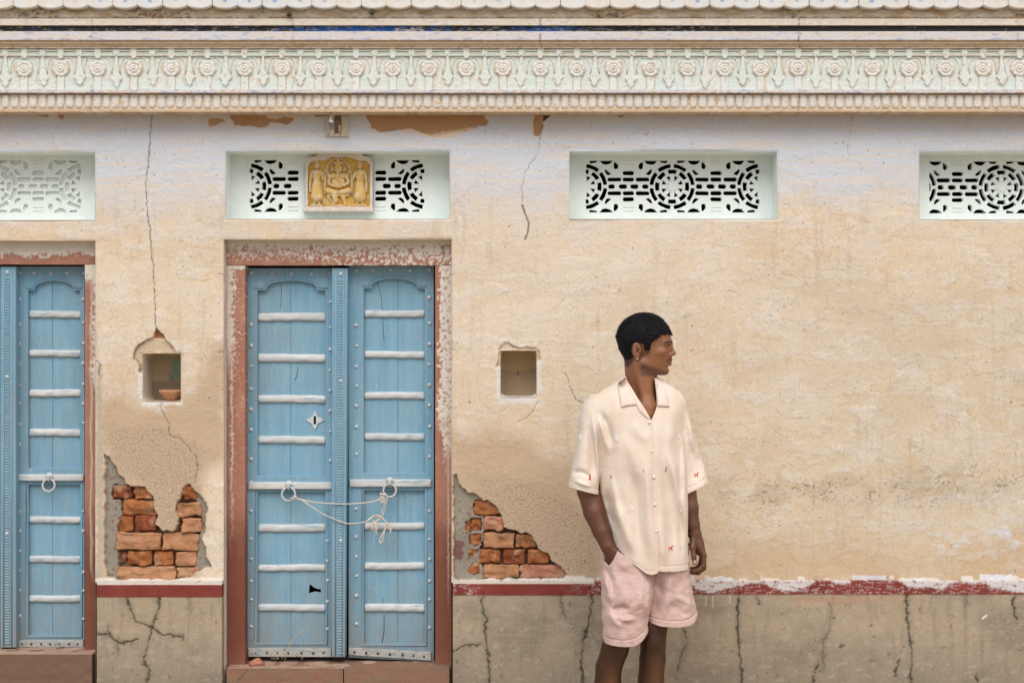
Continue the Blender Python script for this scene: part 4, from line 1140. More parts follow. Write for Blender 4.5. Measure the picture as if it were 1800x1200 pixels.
def surfnet(d, lo, h):
    s = d < 0
    n = d.shape
    cnt = np.zeros((n[0]-1, n[1]-1, n[2]-1), np.uint8)
    for i in (0, 1):
        for j in (0, 1):
            for k in (0, 1): cnt += s[i:n[0]-1+i, j:n[1]-1+j, k:n[2]-1+k]
    I, J, K = np.nonzero((cnt > 0) & (cnt < 8))
    del cnt
    idm = np.full((n[0]-1, n[1]-1, n[2]-1), -1, np.int32); idm[I, J, K] = np.arange(len(I))
    cor = {}
    for i in (0, 1):
        for j in (0, 1):
            for k in (0, 1): cor[i, j, k] = d[I+i, J+j, K+k]
    acc = np.zeros((len(I), 3), np.float64); w = np.zeros(len(I))
    for a in cor:
        for ax in range(3):
            if a[ax] == 0:
                b = list(a); b[ax] = 1; b = tuple(b)
                va, vb = cor[a], cor[b]; m = (va < 0) != (vb < 0)
                t = np.where(m, va/np.where(m, va-vb, 1), 0)
                p = np.array([a]*1, float).repeat(len(I), 0); p[:, ax] += t
                acc[m] += p[m]; w[m] += 1
    V = (acc/w[:, None] + np.stack([I, J, K], 1))*h + lo
    F = []
    c = idm
    # x edges
    for ax in range(3):
        o = [x for x in range(3) if x != ax]
        sa = [slice(None)]*3; sb = [slice(None)]*3
        sa[ax] = slice(0, n[ax]-1); sb[ax] = slice(1, n[ax])
        for q in o: sa[q] = slice(1, n[q]-1); sb[q] = slice(1, n[q]-1)
        A, B = s[tuple(sa)], s[tuple(sb)]
        E = np.nonzero(A != B); flip = A[E]
        e = [E[0].copy(), E[1].copy(), E[2].copy()]
        for q in o: e[q] = e[q]+1
        def cell(d1, d2):
            g = [e[0], e[1], e[2]]; g = [x.copy() for x in g]; g[o[0]] = g[o[0]]-d1; g[o[1]] = g[o[1]]-d2
            return c[g[0], g[1], g[2]]
        q = np.stack([cell(1, 1), cell(0, 1), cell(0, 0), cell(1, 0)], 1)
        if ax == 1: flip = ~flip
        q[~flip] = q[~flip][:, ::-1]
        F.append(q)
    F = np.concatenate(F); F = F[(F >= 0).all(1)]
    return V, F
def nrm_grad(vol, V):
    g = np.clip(((V-vol.lo)/vol.h).round().astype(int), 1, vol.n-2)
    d = vol.d; i, j, k = g.T
    G = np.stack([d[i+1,j,k]-d[i-1,j,k], d[i,j+1,k]-d[i,j-1,k], d[i,j,k+1]-d[i,j,k-1]], 1)
    return G/np.maximum(np.linalg.norm(G, axis=1), 1e-6)[:, None]

# ------------------------------------------------------------------ relief plaque
def yellow_mat():
    m, nt, b = new_mat('worn_yellow_paint')
    v = coords(nt)
    n = nodes_noise(nt, 55, 6, .65, v)
    r = ramp(nt, n.outputs[0], [(0.36, (0.62, 0.35, 0.055)), (0.50, (0.64, 0.43, 0.13)), (0.62, (0.62, 0.54, 0.42))])
    ge = nt.nodes.new('ShaderNodeNewGeometry')
    r2 = ramp(nt, ge.outputs['Pointiness'], [(0.50, 0.0), (0.58, 0.75)])
    c = mixrgb(nt, r2.outputs[0], r.outputs[0], (0.64, 0.56, 0.44))
    r3 = ramp(nt, ge.outputs['Pointiness'], [(0.38, 0.8), (0.47, 0.0)])
    c = mixrgb(nt, r3.outputs[0], c, (0.34, 0.17, 0.06))
    nt.links.new(c, b.inputs['Base Color']); b.inputs['Roughness'].default_value = .7
    add_bump(nt, b, n.outputs[0], .002)
    return m
M['yellow'] = yellow_mat()
M['ochre'] = mat_noise('ochre_ground', (0.60, 0.34, 0.05), (0.66, 0.42, 0.10), 50, .75, .002, c3=(0.62, 0.52, 0.38))
M['shelf'] = mat_noise('pale_stucco', (0.58, 0.52, 0.46), (0.68, 0.64, 0.60), 50, .85, .002, c3=(0.60, 0.42, 0.22))
YQ = .085
plq = thing('relief_plaque', 'small yellow relief of a seated figure between two attendants, above the tied double door', 'relief', (PX(595, YQ), YQ, PZ(373, YQ)))
def q(x, y): return (PX(x, YQ), PZ(y, YQ))
# stepped arch frame round an ochre back
outer = [q(537, 366), q(655, 366), q(655, 296), q(656, 284), q(651, 276), q(641, 274), q(633, 270), q(622, 269), q(596, 267.5), q(572, 269), q(560, 270), q(552, 275), q(543, 276), q(537, 284)]
inner = [q(541, 363), q(650, 363), q(650, 290), q(645, 283), q(633, 282), q(627, 281), q(618, 277), q(608, 275.5), q(597, 276), q(584, 275.5), q(577, 278), q(570, 282), q(556, 282), q(546, 285), q(541, 292)]
link('arch_frame', fill2d('arch_frame', outer, [inner], YQ, YQ+.036, .003, 2), M['shelf'], plq)
link('back_board', prism('back_board', [(x, z) for x, z in outer], YQ+.018, YQ+.036, 0), M['ochre'], plq)
link('ledge', box_mesh('ledge', PX(532, YQ), PX(657, YQ), YQ-.022, YQ+.035, PZ(372.5, YQ), PZ(366, YQ), .003), M['shelf'], plq)
def figure(name, prims, label=None):
    """prims in px: ('c', x0,y0,r0,x1,y1,r1, lift) cones and ('e', x,y,rx,ry,lift) ellipsoids"""
    u = SG*.995; xs, ys = [], []
    for p in prims:
        if p[0] == 'c': xs += [p[1]-p[3], p[4]+p[6], p[4]-p[6], p[1]+p[3]]; ys += [p[2]-p[3], p[5]+p[6], p[5]-p[6], p[2]+p[3]]
        else: xs += [p[1]-p[3], p[1]+p[3]]; ys += [p[2]-p[4], p[2]+p[4]]
    v = Vol((PX(min(xs)-3, YQ), YQ-.016, PZ(max(ys)+3, YQ)), (PX(max(xs)+3, YQ), YQ+.030, PZ(min(ys)-3, YQ)), .0011)
    for p in prims:
        if p[0] == 'c':
            yq = YQ+.018-p[7]*u
            v.cone((PX(p[1], YQ), yq, PZ(p[2], YQ)), p[3]*u, (PX(p[4], YQ), yq, PZ(p[5], YQ)), p[6]*u, .0016)
        elif p[0] == 'e':
            v.ell((PX(p[1], YQ), YQ+.018-p[5]*u, PZ(p[2], YQ)), (p[3]*u, 3.2*u, p[4]*u), None, .0012)
        else:
            v.ell((PX(p[1], YQ), YQ+.018-p[5]*u, PZ(p[2], YQ)), (p[3]*u, 3.2*u, p[4]*u), None, .0010, 'sub')
    gx, gz = v.ax[0]*900, v.ax[2]*900
    n = fbm(*[a.ravel() for a in np.meshgrid(gx*.5, gz*.5, indexing='ij')], 900, 3).reshape(len(gx), len(gz))
    v.d += (n*.0007)[:, None, :]
    V, F = surfnet(v.d, v.lo, v.h)
    link(name, mesh_np(name, V, F), M['yellow'], plq)
def attendant(x, s):
    return [('e', x, 291, 5.5, 6, 2.2), ('c', x-3, 283, 1.6, x+3, 283, 1.6, 2.5), ('c', x, 280, 2.0, x, 285, 2.6, 2), ('c', x-6, 303, 4.2, x+6, 303, 4.2, 2.2), ('c', x, 305, 8, x, 320, 6.5, 1.5),
            ('c', x-1, 322, 7, x-1, 346, 9.5, 1.6), ('c', x+1, 322, 7, x+2, 346, 9.5, 1.6), ('c', x-9*s, 304, 3, x-11.5*s, 320, 2.4, 2.2), ('c', x-11.5*s, 320, 2.4, x-11.5*s, 336, 2, 2.4),
            ('c', x+9*s, 304, 3, x+11.5*s, 315, 2.2, 3), ('c', x+11.5*s, 315, 2.2, x+8*s, 306, 1.8, 3.6), ('c', x-5, 352, 3, x-4, 357, 3.2, 1.8), ('c', x+5, 352, 3, x+4, 357, 3.2, 1.8), ('c', x-9, 360.5, 2.2, x+9, 360.5, 2.2, 2.4),
            ('c', x-9, 349.5, 1.2, x+9, 349.5, 1.2, 4), ('c', x, 326, 1.1, x+2, 345, 1.1, 6.2), ('c', x-4, 312, .9, x+5, 309, .9, 6)]
figure('attendant_figure', attendant(556, 1)); figure('attendant_figure', attendant(632, -1))
figure('seated_figure', [('e', 594, 296, 7, 8, 3), ('c', 588, 286, 2.2, 601, 286, 2.2, 3.4), ('c', 594, 279, 2, 594, 288, 4, 3), ('e', 583, 297, 3.4, 4.5, 2.2), ('e', 605, 297, 3.4, 4.5, 2.2),
        ('c', 594, 302, 1.8, 592, 312, 1.6, 6.5), ('c', 592, 312, 1.6, 596, 317, 1.5, 6.5), ('c', 584, 309, 4.5, 604, 309, 4.5, 2.4), ('e', 594, 320, 12, 11, 2.6), ('c', 580, 310, 3.2, 577, 322, 2.6, 2.6), ('c', 577, 322, 2.6, 585, 327, 2.2, 5),
        ('c', 608, 310, 3.2, 612, 320, 2.6, 2.6), ('c', 612, 320, 2.6, 605, 326, 2.2, 5), ('c', 578, 311, 2.2, 574, 300, 1.8, 2.4), ('c', 610, 311, 2.2, 614, 300, 1.8, 2.4), ('c', 576, 335, 5.5, 590, 338, 4.5, 3.4), ('c', 612, 335, 5.5, 598, 338, 4.5, 3.4),
        ('c', 577, 343, 2.4, 612, 343, 2.4, 2.6), ('c', 586, 341, 5.5, 590, 352, 4.5, 3), ('c', 590, 352, 4.5, 584, 360, 3, 2.4), ('c', 602, 345, 4, 606, 358, 2.6, 2.4), ('c', 582, 361, 2.2, 607, 361, 2.2, 2.2)])
def arch_fig():
    ms = []
    pts = [P(594 + 23*math.cos(a)*(1-.12*math.sin(a)), 306 - 28*math.sin(a), YQ+.014) for a in [math.pi*i/16 for i in range(17)]]
    ms.append(tube('halo', pts, .0040, 8))
    return ms[0]
link('halo', arch_fig(), M['yellow'], plq)
for x in (571.5, 618.5):
    link('column', tube('column', [P(x, 306, YQ+.013), P(x, 342, YQ+.013)], .0050, 8, rfun=lambda t: .0036+.0018*abs(math.sin(t*7))), M['yellow'], plq)
for a, b_ in (((575, 344), (588, 360)), ((568, 350), (572, 362))):
    link('staff', tube('staff', [P(*a, YQ+.010), P(*b_, YQ+.010)], .0026, 6), M['shelf'], plq)

# ------------------------------------------------------------------ doors
YL = .115
def leaf(door, fx0, fx1, top0, top1, bot0, bot1, pn_x0, pn_x1, arch_y, bats, rail, low0, low1, studs, ring, kick, flip=False, post=None, hole=None, dy=0.0, cracks=()):
    """one door leaf; px measured in the leaf plane"""
    Y = YL+dy
    z = lambda py: PZ(py, Y)
    x = lambda px: PX(px, Y)
    root = bpy.data.objects.new('door_leaf', None); scene.collection.objects.link(root)
    root.parent = door; root.matrix_parent_inverse = Matrix.Translation(-door.location)
    # the frame keeps the leaf's slight lean
    outer = [(x(fx0), z(bot0)), (x(fx1), z(bot1)), (x(fx1), z(top1)), (x(fx0), z(top0))]
    w = pn_x1-pn_x0; cx = (pn_x0+pn_x1)/2
    ah = 17.0
    arch = [(pn_x0, arch_y+ah), (pn_x0+w*.125, arch_y+ah)]
    for i in range(13):
        t = i/12; a = math.pi*(1-t)
        arch.append((cx + w*.375*math.cos(a)*1.0, arch_y+ah-1 - (ah-1)*math.sin(a)**.8))
    arch += [(pn_x1-w*.125, arch_y+ah), (pn_x1, arch_y+ah)]
    up = [(x(pn_x0), z(rail[0]-11))] + [(x(a), z(b)) for a, b in arch] + [(x(pn_x1), z(rail[0]-11))]
    lo = [(x(pn_x0), z(low1)), (x(pn_x0), z(low0)), (x(pn_x1), z(low0)), (x(pn_x1), z(low1))]
    me = fill2d('frame_board', outer, [up, lo], Y, Y+.040, .002, 1)
    o = link('frame_board', me, M['blue'], None); o.parent = root
    def add(n, m, mat):
        o = bpy.data.objects.new(n, m); scene.collection.objects.link(o)
        if mat and not m.materials: m.materials.append(mat)
        o.parent = root; return o
    # raised moulding round each opening
    def mould(pts, r=.0032, off=-.001):
        return tube('moulding', [(p[0], Y+off, p[1]) for p in pts], r, 6, closed=True)
    grow = lambda pts, g: [(p[0] + g*(1 if p[0] > x(cx) else -1), p[1] + g*(1 if p[1] > (pts[0][1]+pts[-1][1])/2 else -1)) for p in pts]
    arc_out = [(x(cx + (a-cx)*1.07), z(b-4.5)) for a, b in arch]
    add('moulding', tube('moulding', [(p[0], Y-.001, p[1]) for p in arc_out], .0034, 6), M['blue'])
    add('moulding', mould([(p[0]+(.008 if p[0] > x(cx) else -.008), p[1]+(.008 if p[1] > z((low0+low1)/2) else -.008)) for p in lo]), M['blue'])
    # panels, two planks each with a thin joint
    split = pn_x0 + w*random.Random(int(fx0)).uniform(.42, .58)
    def pl(a, b, t, d, hl=None):
        out = [(x(a), z(d)), (x(b), z(d)), (x(b), z(t)), (x(a), z(t))]
        hs = [[(x(u), z(v)) for u, v in hl]] if hl else []
        add('plank', fill2d('plank', out, hs, Y+.020, Y+.034, .0009, 1), M['blue2'])
    pl(pn_x0-4, split, arch_y-4, rail[0]-8); pl(split+.5, pn_x1+4, arch_y-4, rail[0]-8)
    hl = hole if hole else None
    if hl:
        pl(pn_x0-4, split, low0-4, low1+4); pl(split+.5, pn_x1+4, low0-4, low1+4, hl)
    else:
        pl(pn_x0-4, split, low0-4, low1+4); pl(split+.5, pn_x1+4, low0-4, low1+4)
    rl = random.Random(int(fx0)+3)
    for (t, d) in bats:
        a, b = x(pn_x0+.6), x(pn_x1-.6); n = 24; V = []; F = []
        tz, bz = z(t), z(d); ns = 7; ph = rl.uniform(0, 9)
        for i in range(n+1):
            u = i/n; wob = .0010*math.sin(u*5+ph) + .0006*math.sin(u*17+ph*2)
            for s in range(ns):
                an = math.pi*s/(ns-1)
                V.append((a+(b-a)*u, Y+.020 - .0125*math.sin(an)**.6 - .0012*math.sin(u*23+ph+s), (tz+bz)/2 + (tz-bz)/2*math.cos(an) + wob))
        for i in range(n):
            for s in range(ns-1): F.append((i*ns+s, i*ns+s+1, (i+1)*ns+s+1, (i+1)*ns+s))
        F += [tuple(range(ns-1, -1, -1)), tuple(n*ns+s for s in range(ns))]
        add('batten', fixn(mesh_py('batten', V, F, True)), M['batten'])
    ra = bevel_mesh(box_mesh('rail', x(rail[2]), x(rail[3]), Y-.012, Y+.004, z(rail[1]), z(rail[0])), .0035, 2)
    add('rail', ra, M['batten'])
    kx0, kx1, kt0, kt1, kb0, kb1 = kick
    add('kick_rail', prism('kick_rail', [(x(kx0), z(kb0)), (x(kx1), z(kb1)), (x(kx1), z(kt1)), (x(kx0), z(kt0))], Y-.010, Y+.003, .003), M['kick'])
    rk = random.Random(int(fx0)+9)
    for i in range(7):
        u = .08 + .14*i + rk.uniform(-.02, .02)
        px_, py_ = kx0+(kx1-kx0)*u, (kt0+kb0)/2 + ((kt1+kb1)/2-(kt0+kb0)/2)*u
        add('rust_spot', tube('rust_spot', [(x(px_), Y-.0125, z(py_)), (x(px_), Y-.008, z(py_))], .0045*rk.uniform(.7, 1.3), 8), M['dark'])
    st = stud_me
    for sx, sy in studs:
        o = add('stud', st, None); o.location = (x(sx+rl.uniform(-.5, .5)), Y, z(sy+rl.uniform(-1, 1))); s = rl.uniform(.85, 1.15); o.scale = (s, s, s)
    if ring:
        rx, ry, rr_ = ring
        R = rr_*(CAM_D+Y)/FPX
        c = Vector((x(rx), Y-.022, z(ry)))
        add('ring_handle', tube('ring_handle', [c+Vector((R*math.cos(a), .004*math.sin(a), R*math.sin(a))) for a in [2*math.pi*i/32 for i in range(32)]], .0046, 8, closed=True), M['metal_ring'])
        add('ring_staple', tube('ring_staple', [c+Vector((0, .024, R+.012)), c+Vector((0, -.002, R+.012)), c+Vector((0, -.009, R)), c+Vector((0, .0, R-.008)), c+Vector((0, .012, R-.004))], .0045, 8), M['metal_ring'])
        add('ring_plate', tube('ring_plate', [c+Vector((0, .012, R+.012)), c+Vector((0, .006, R+.012))], .016, 16), M['batten'])
    if post:
        p0, p1, pt, pb, pc0, pc1 = post; lean = 5.0 if p0 > 300 else 0.0
        Yp = Y-.045
        add('cover_post', prism('cover_post', [(PX(p0, Yp), PZ(pb, Yp)), (PX(p1-lean, Yp), PZ(pb, Yp)), (PX(p1, Yp), PZ(pt, Yp)), (PX(p0, Yp), PZ(pt, Yp))], Yp, Y+.01, .004), M['blue'])
        for e in ((p0+p1*0+6.5), p1-7.5):
            add('bead', tube('bead', [P(e, pt+3, Yp-.001), P(e-lean*.6*(e > (p0+p1)/2), pb-3, Yp-.001)], .0028, 6), M['blue'])
        yy = pt+20
        V = []; F = []
        while yy < pb-8:
            i = len(V); sk = lean*.35*(yy-pt)/(pb-pt); a, b, t, d = PX(pc0-sk, Yp), PX(pc1-sk, Yp), PZ(yy, Yp), PZ(yy+3.0, Yp)
            e = .0015
            V += [(a, Yp, t), (b, Yp, t), (b, Yp, d), (a, Yp, d), (a+e, Yp-.0035, t-e), (b-e, Yp-.0035, t-e), (b-e, Yp-.0035, d+e), (a+e, Yp-.0035, d+e)]
            F += [(i+4, i+7, i+6, i+5), (i, i+4, i+5, i+1), (i+1, i+5, i+6, i+2), (i+2, i+6, i+7, i+3), (i+3, i+7, i+4, i)]
            yy += 4.85
        cm = fixn(mesh_py('carving', V, F)); o = add('carving', cm, M['batten2']); o['kind'] = 'stuff'
        for f in (pt+11, pt+(pb-pt)*.29, pt+(pb-pt)*.70):
            o = add('stud', st, None); o.location = P((pc0+pc1)/2, f, Yp); o.scale = (1.1,)*3
    for pts, wd in cracks:
        add('split', tube('split', [P(a, b, Y+.0195) for a, b in pts], wd, 5), M['dark'])
    return root
M['batten2'] = mat_noise('worn_blue_carving', (0.17, 0.33, 0.44), (0.30, 0.42, 0.48), 60, .7, .0006)
def stud_mesh():
    prof = [(.0078, 0), (.0074, -.0022), (.0058, -.0046), (.0032, -.0060), (.0002, -.0065)]; V = []; F = []
    for r, y in prof:
        for k in range(10): V.append((r*math.cos(2*math.pi*k/10), y, r*math.sin(2*math.pi*k/10)))
    for j in range(len(prof)-1):
        for k in range(10): F.append((j*10+k, (j+1)*10+k, (j+1)*10+(k+1) % 10, j*10+(k+1) % 10))
    m = fixn(mesh_py('stud', V, F, True)); m.materials.append(M['stud']); return m
stud_me = stud_mesh()

d1 = thing('double_door', 'blue wooden double door between red stone jambs, its two rings tied together with string', 'door', (PX(598, YL), YL, zs1), 'blue wooden doors')
bl = [(549.5,564.5),(622,636.5),(694.5,708),(766.5,780),(921.5,935.5),(992.5,1004.5),(1062.5,1075)]
brr = [(545,557.5),(617,629.5),(689,701.5),(761.5,774),(919,931.5),(989,1002),(1062,1076)]
sl = [(441.5, y) for y in (480, 571, 607, 644, 683, 719, 755, 807, 847, 897, 947, 983, 1020, 1053, 1100)] + [(580.5, y) for y in (481, 530, 576, 615, 651, 686, 721, 758, 810)] + [(575.5, y) for y in (950, 985, 1019, 1056, 1105)] + [(478, 480.5), (513, 480.5), (548, 481)]
sr = [(626.5, y) for y in (475, 571, 607, 643, 678, 714, 749, 797, 894, 943, 977, 1012, 1047, 1096)] + [(755, y) for y in (474, 522, 568, 604, 641, 676, 713, 750, 801, 897, 948, 983, 1020, 1054, 1103)] + [(656, 475), (687, 474), (721, 474)]
lf = leaf(d1, 434.6, 584, 471, 471, 1154, 1154, 452.5, 572, 493.5, bl, (846.7, 859.2, 437, 584), 864, 1129, sl, (508.6, 867, 11.6), (437, 583, 1138, 1138.5, 1153, 1153.5),
     post=(583, 611.5, 471, 1154.5, 594, 604.5), hole=[(543, 1027), (549, 1032), (555, 1035.5), (563, 1036.5), (563, 1042.5), (552, 1041), (541.5, 1044)],
     cracks=(([(494,498),(495,520),(493,540)], .0008), ([(524,645),(521,662),(518,668)], .0012)))
rf = leaf(d1, 612.6, 762.8, 465, 467, 1155, 1163, 639.5, 746.5, 490, brr, (841.7, 855, 615, 758), 861.5, 1131, sr, (685.8, 860.7, 11.2), (613, 758, 1137, 1145, 1150, 1160), dy=.004,
     cracks=(([(664,495),(670,520),(672,545),(674,580),(675,600)], .0010), ([(673,1050),(672,1075)], .0009), ([(675,1080),(675,1108),(672,1128)], .0016)))
# keyhole plate on the tied door
def keyhole(parent, cx, cy):
    pts = []
    for i in range(4):
        a0 = math.pi/2*i
        for r, da in ((18, 0), (13.5, .12), (12.2, .33), (9.5, .45), (9.3, .62), (8.2, .785), (9.3, .95), (9.5, 1.12), (12.2, 1.24), (13.5, 1.45)):
            pts.append((cx + r*math.cos(a0+da)*.97, cy + r*math.sin(a0+da)))
    o = bpy.data.objects.new('keyhole_plate', fill2d('keyhole_plate', [(PX(a, YL), PZ(b, YL)) for a, b in pts], [[(PX(a, YL), PZ(b, YL)) for a, b in ((550.3, 731.5), (554.6, 731.5), (554.6, 746), (550.3, 746))]], YL+.0155, YL+.0195, .0008, 1))
    o.data.materials.append(M['stud2']); scene.collection.objects.link(o); o.parent = parent
    o = bpy.data.objects.new('keyhole', box_mesh('keyhole', PX(550, YL), PX(555, YL), YL+.0188, YL+.0200, PZ(746.5, YL), PZ(731, YL))); o.data.materials.append(M['void'])
    scene.collection.objects.link(o); o.parent = parent
M['stud2'] = mat_noise('silver_paint', (0.46, 0.54, 0.58), (0.60, 0.64, 0.65), 80, .5, .0004, spec=.5)
keyhole(lf, 552.5, 738.8)

d2 = thing('double_door', 'blue double door at the left edge of the picture, cut off and untied', 'door', (PX(20, YL), YL, zs2), 'blue wooden doors')
b2 = [(546,558.7),(614.7,627.2),(684.3,697.5),(754,767),(908,920),(977.5,989.3),(1047,1059)]
s2r = [(34, y) for y in (480, 526, 570, 605, 640, 675, 708, 745, 780, 898, 933, 968, 1003, 1037, 1081)] + [(146.5, y) for y in (479, 526, 568, 603, 639, 674, 709, 743, 897, 933, 1005, 1038, 1087)] + [(60, 480), (89, 480), (118, 479)]
leaf(d2, 28.5, 148.5, 468, 468, 1137, 1137, 49.5, 141, 493.5, b2, (833, 844.5, 31, 148), 851, 1116, s2r, (88.6, 851.6, 10.6), (30, 148, 1124, 1124, 1136, 1136), dy=.003)
leaf(d2, -118, 0, 468, 468, 1137, 1137, -100, -8, 493.5, b2, (833, 844.5, -116, 0), 851, 1116, [(-8-2, y) for y in (898, 933, 968, 1003)], (-60, 851.6, 10.6), (-116, 0, 1124, 1124, 1136, 1136),
     post=(0, 28, 468, 1138, 8, 17))

# string between the rings ------------------------------------------------
strg = thing('string', 'pale cotton string tied between the two ring handles, frayed and knotted at the right', 'string', tuple(P(600, 890, .07)))
def smooth_pts(pts, n=6):
    out = []; N = len(pts)
    for i in range(N-1):
        p0, p1, p2, p3 = pts[max(i-1, 0)], pts[i], pts[i+1], pts[min(i+2, N-1)]
        for k in range(n):
            t = k/n; out.append(.5*((2*p1) + (p2-p0)*t + (2*p0-5*p1+4*p2-p3)*t*t + (3*p1-p0-3*p2+p3)*t**3))
    out.append(pts[-1]); return out
def strand(pts, r=.0022, y=.062, name='strand'):
    v = smooth_pts([P(a[0], a[1], (a[2] if len(a) > 2 else y)) for a in pts])
    link(name, tube(name, v, r, 7), M['string'], strg)
strand([(517,874,.088),(521,875,.085),(528,877,.078),(545,881),(565,883.5),(590,885),(612,885.2),(640,883.5),(660,880,.07),(667,877,.08)])
strand([(519,875,.086),(530,878,.075),(540,885),(552,893),(566,902),(582,909.5),(597,916),(610,919.5),(625,919.5),(640,917),(650,912,.075),(658,906.5,.08),(668,906.5,.083)])
strand([(682,871,.086),(679,882),(676,893),(673,905)], .0018, .085); strand([(681,871,.083),(674,888),(670,904)], .0016, .085)
strand([(664,905),(669,908),(675,913),(680,919),(684,923),(687,931),(686,936)], .0028, .080)
strand([(679,920),(677,928),(670,942),(667,951),(668,953),(672,951),(675,938),(678,925)], .0024, .080)
strand([(648,918),(652,921),(660,918),(667,912)], .0022, .080); strand([(646,914),(655,907),(663,905),(671,908)], .0022, .078)
strand([(668,866,.08),(671,868,.078),(676,869,.078),(679,867,.08)], .0028)
rs = random.Random(21)
def tangle(cx, cy, w, h, n, down, r=.0011):
    for i in range(n):
        a = (cx+rs.uniform(-w, w), cy+rs.uniform(-h, h)); pts = [(a[0], a[1], .082)]
        for k in range(3):
            a = (a[0]+rs.uniform(-2.4, 2.4), a[1]+down/3*rs.uniform(.6, 1.2)); pts.append((a[0], a[1], .080+rs.uniform(-.004, .004)))
        strand(pts, r, name='fray')
tangle(672, 870, 4, 3, 12, 14, .0014); tangle(660, 915, 4, 3, 11, 22, .0013); tangle(518, 873, 3, 3, 7, 3, .0016); tangle(668, 908, 6, 2, 9, 4, .0016); tangle(682, 922, 3, 3, 7, 7, .0014)
for a, b_ in (((658,935),(656,960)), ((684,936),(685,985))): strand([(a[0], a[1], .084), ((a[0]+b_[0])/2+1, (a[1]+b_[1])/2, .084), (b_[0], b_[1], .085)], .0005, name='fray')
for x, y, rr_ in ((520, 873.5, .0055), (670, 868, .0050), (668, 907.5, .0052), (682, 921, .0050), (598, 917, .003), (607, 921, .003)):
    bm = bmesh.new(); bmesh.ops.create_icosphere(bm, subdivisions=2, radius=rr_)
    for v in bm.verts: v.co *= 1+.25*math.sin(v.co.x*1900+v.co.z*1500); 
    for v in bm.verts: v.co += P(x, y, .080)
    me = bpy.data.meshes.new('knot'); bm.to_mesh(me); bm.free(); smooth_mesh(me); link('knot', me, M['string'], strg)

# dry twig on the threshold
tw = thing('dry_twig', 'thin dry straw twig caught on the threshold in front of the tied door', 'twig', tuple(P(505, 1160, .07)))
for pts in ([(495,1158),(502,1145),(510,1130),(516,1122),(524,1112),(534,1108)], [(500,1160),(508,1142),(512,1132)], [(512,1130),(509,1124),(512,1120)], [(528,1122),(529,1135),(533,1152),(530,1158)], [(478,1140),(482,1150),(490,1157),(476,1156)], [(470,1144),(476,1151),(486,1152),(494,1149)]):
    link('stalk', tube('stalk', smooth_pts([P(a, b, .075) for a, b in pts], 4), .0010, 5), M['straw'], tw)
# broken stone chip
def rock(c, r, seed, squash=(1, .7, .6)):
    bm = bmesh.new(); bmesh.ops.create_icosphere(bm, subdivisions=3, radius=1)
    for v in bm.verts:
        n = float(fbm(np.array([v.co.x*1.3+seed]), np.array([v.co.z*1.3+v.co.y]), seed, 3)[0])
        v.co = Vector((v.co.x*r*squash[0], v.co.y*r*squash[1], v.co.z*r*squash[2]))*(1+.5*n) + Vector(c)
    me = bpy.data.meshes.new('stone_chip'); bm.to_mesh(me); bm.free(); smooth_mesh(me); return me
o = link('stone_chip', rock(P(450, 1165, .05), .030, 4), BR[3]); o['label'] = 'reddish stone chip lying at the left foot of the tied door'; o['category'] = 'stone'

# ------------------------------------------------------------------ fitting under the cornice
M['rust_box'] = mat_noise('dusty_box', (0.16, 0.11, 0.06), (0.26, 0.19, 0.12), 60, .9, .002)
lt = thing('conduit_fitting', 'small beige metal plate with a hanging grey pipe connector under the cornice', 'fitting', tuple(P(592, 240, -.006)))
link('plate', fill2d('plate', [(PX(573), PZ(240.5)), (PX(612.5), PZ(240.5)), (PX(612.5), PZ(199.5)), (PX(573), PZ(199.5))], [[(PX(588), PZ(235)), (PX(600.5), PZ(235)), (PX(600.5), PZ(203)), (PX(588), PZ(203))]], -.008, .004, .001, 1), M['plate'], lt)
link('recess_box', box_mesh('recess_box', PX(587), PX(601.5), .0005, .008, PZ(236), PZ(199.6)), M['rust_box'], lt)
link('inner_tab', box_mesh('inner_tab', PX(595), PX(600), -.003, .003, PZ(234), PZ(220), .001), M['plate'], lt)
for x, y in ((577, 203.5), (608.5, 203.5), (577, 237), (608, 236.5), (587.5, 237), (598.5, 236)):
    link('screw', tube('screw', [P(x, y, -.0095), P(x, y, -.006)], .0024, 8), M['dark'], lt)
yc = -.07
link('pipe', tube('pipe', [P(581.5, 186, yc), P(581.5, 212, yc)], .0050, 10), M['steel'], lt)
link('connector', tube('connector', [P(581.5, 205, yc), P(581.5, 211, yc), P(582, 213, yc), P(582, 218, yc), P(582.2, 218.4, yc), P(582.6, 227, yc)], .01, 12, rfun=lambda t: [.006, .006, .0135, .0150, .0125, .0105][min(5, int(round(t*5)))]), M['steel'], lt)

# ------------------------------------------------------------------ clay bowl
def lathe(name, prof, c, mat, parent=None, n=36):
    V = []; F = []
    for r, z in prof:
        for k in range(n): V.append((c[0]+r*math.cos(2*math.pi*k/n), c[1]+r*math.sin(2*math.pi*k/n), c[2]+z))
    for j in range(len(prof)-1):
        for k in range(n): F.append((j*n+k, j*n+(k+1) % n, (j+1)*n+(k+1) % n, (j+1)*n+k))
    return link(name, fixn(mesh_py(name, V, F, True)), mat, parent)
bz = PZ(704.5, .0) + .001
u = CAM_D/FPX
bo = lathe('clay_bowl', [(.1*u, 0), (9*u, 0), (11*u, 2*u), (17*u, 9*u), (21.5*u, 14.5*u), (22.3*u, 17.5*u), (21.8*u, 18.3*u), (20.6*u, 17.6*u), (19*u, 14*u), (12*u, 5*u), (7*u, 3*u), (.1*u, 3*u)], (PX(295), .062, bz), M['clay'])
bo['label'] = 'shallow red clay bowl sitting in the left wall niche'; bo['category'] = 'bowl'

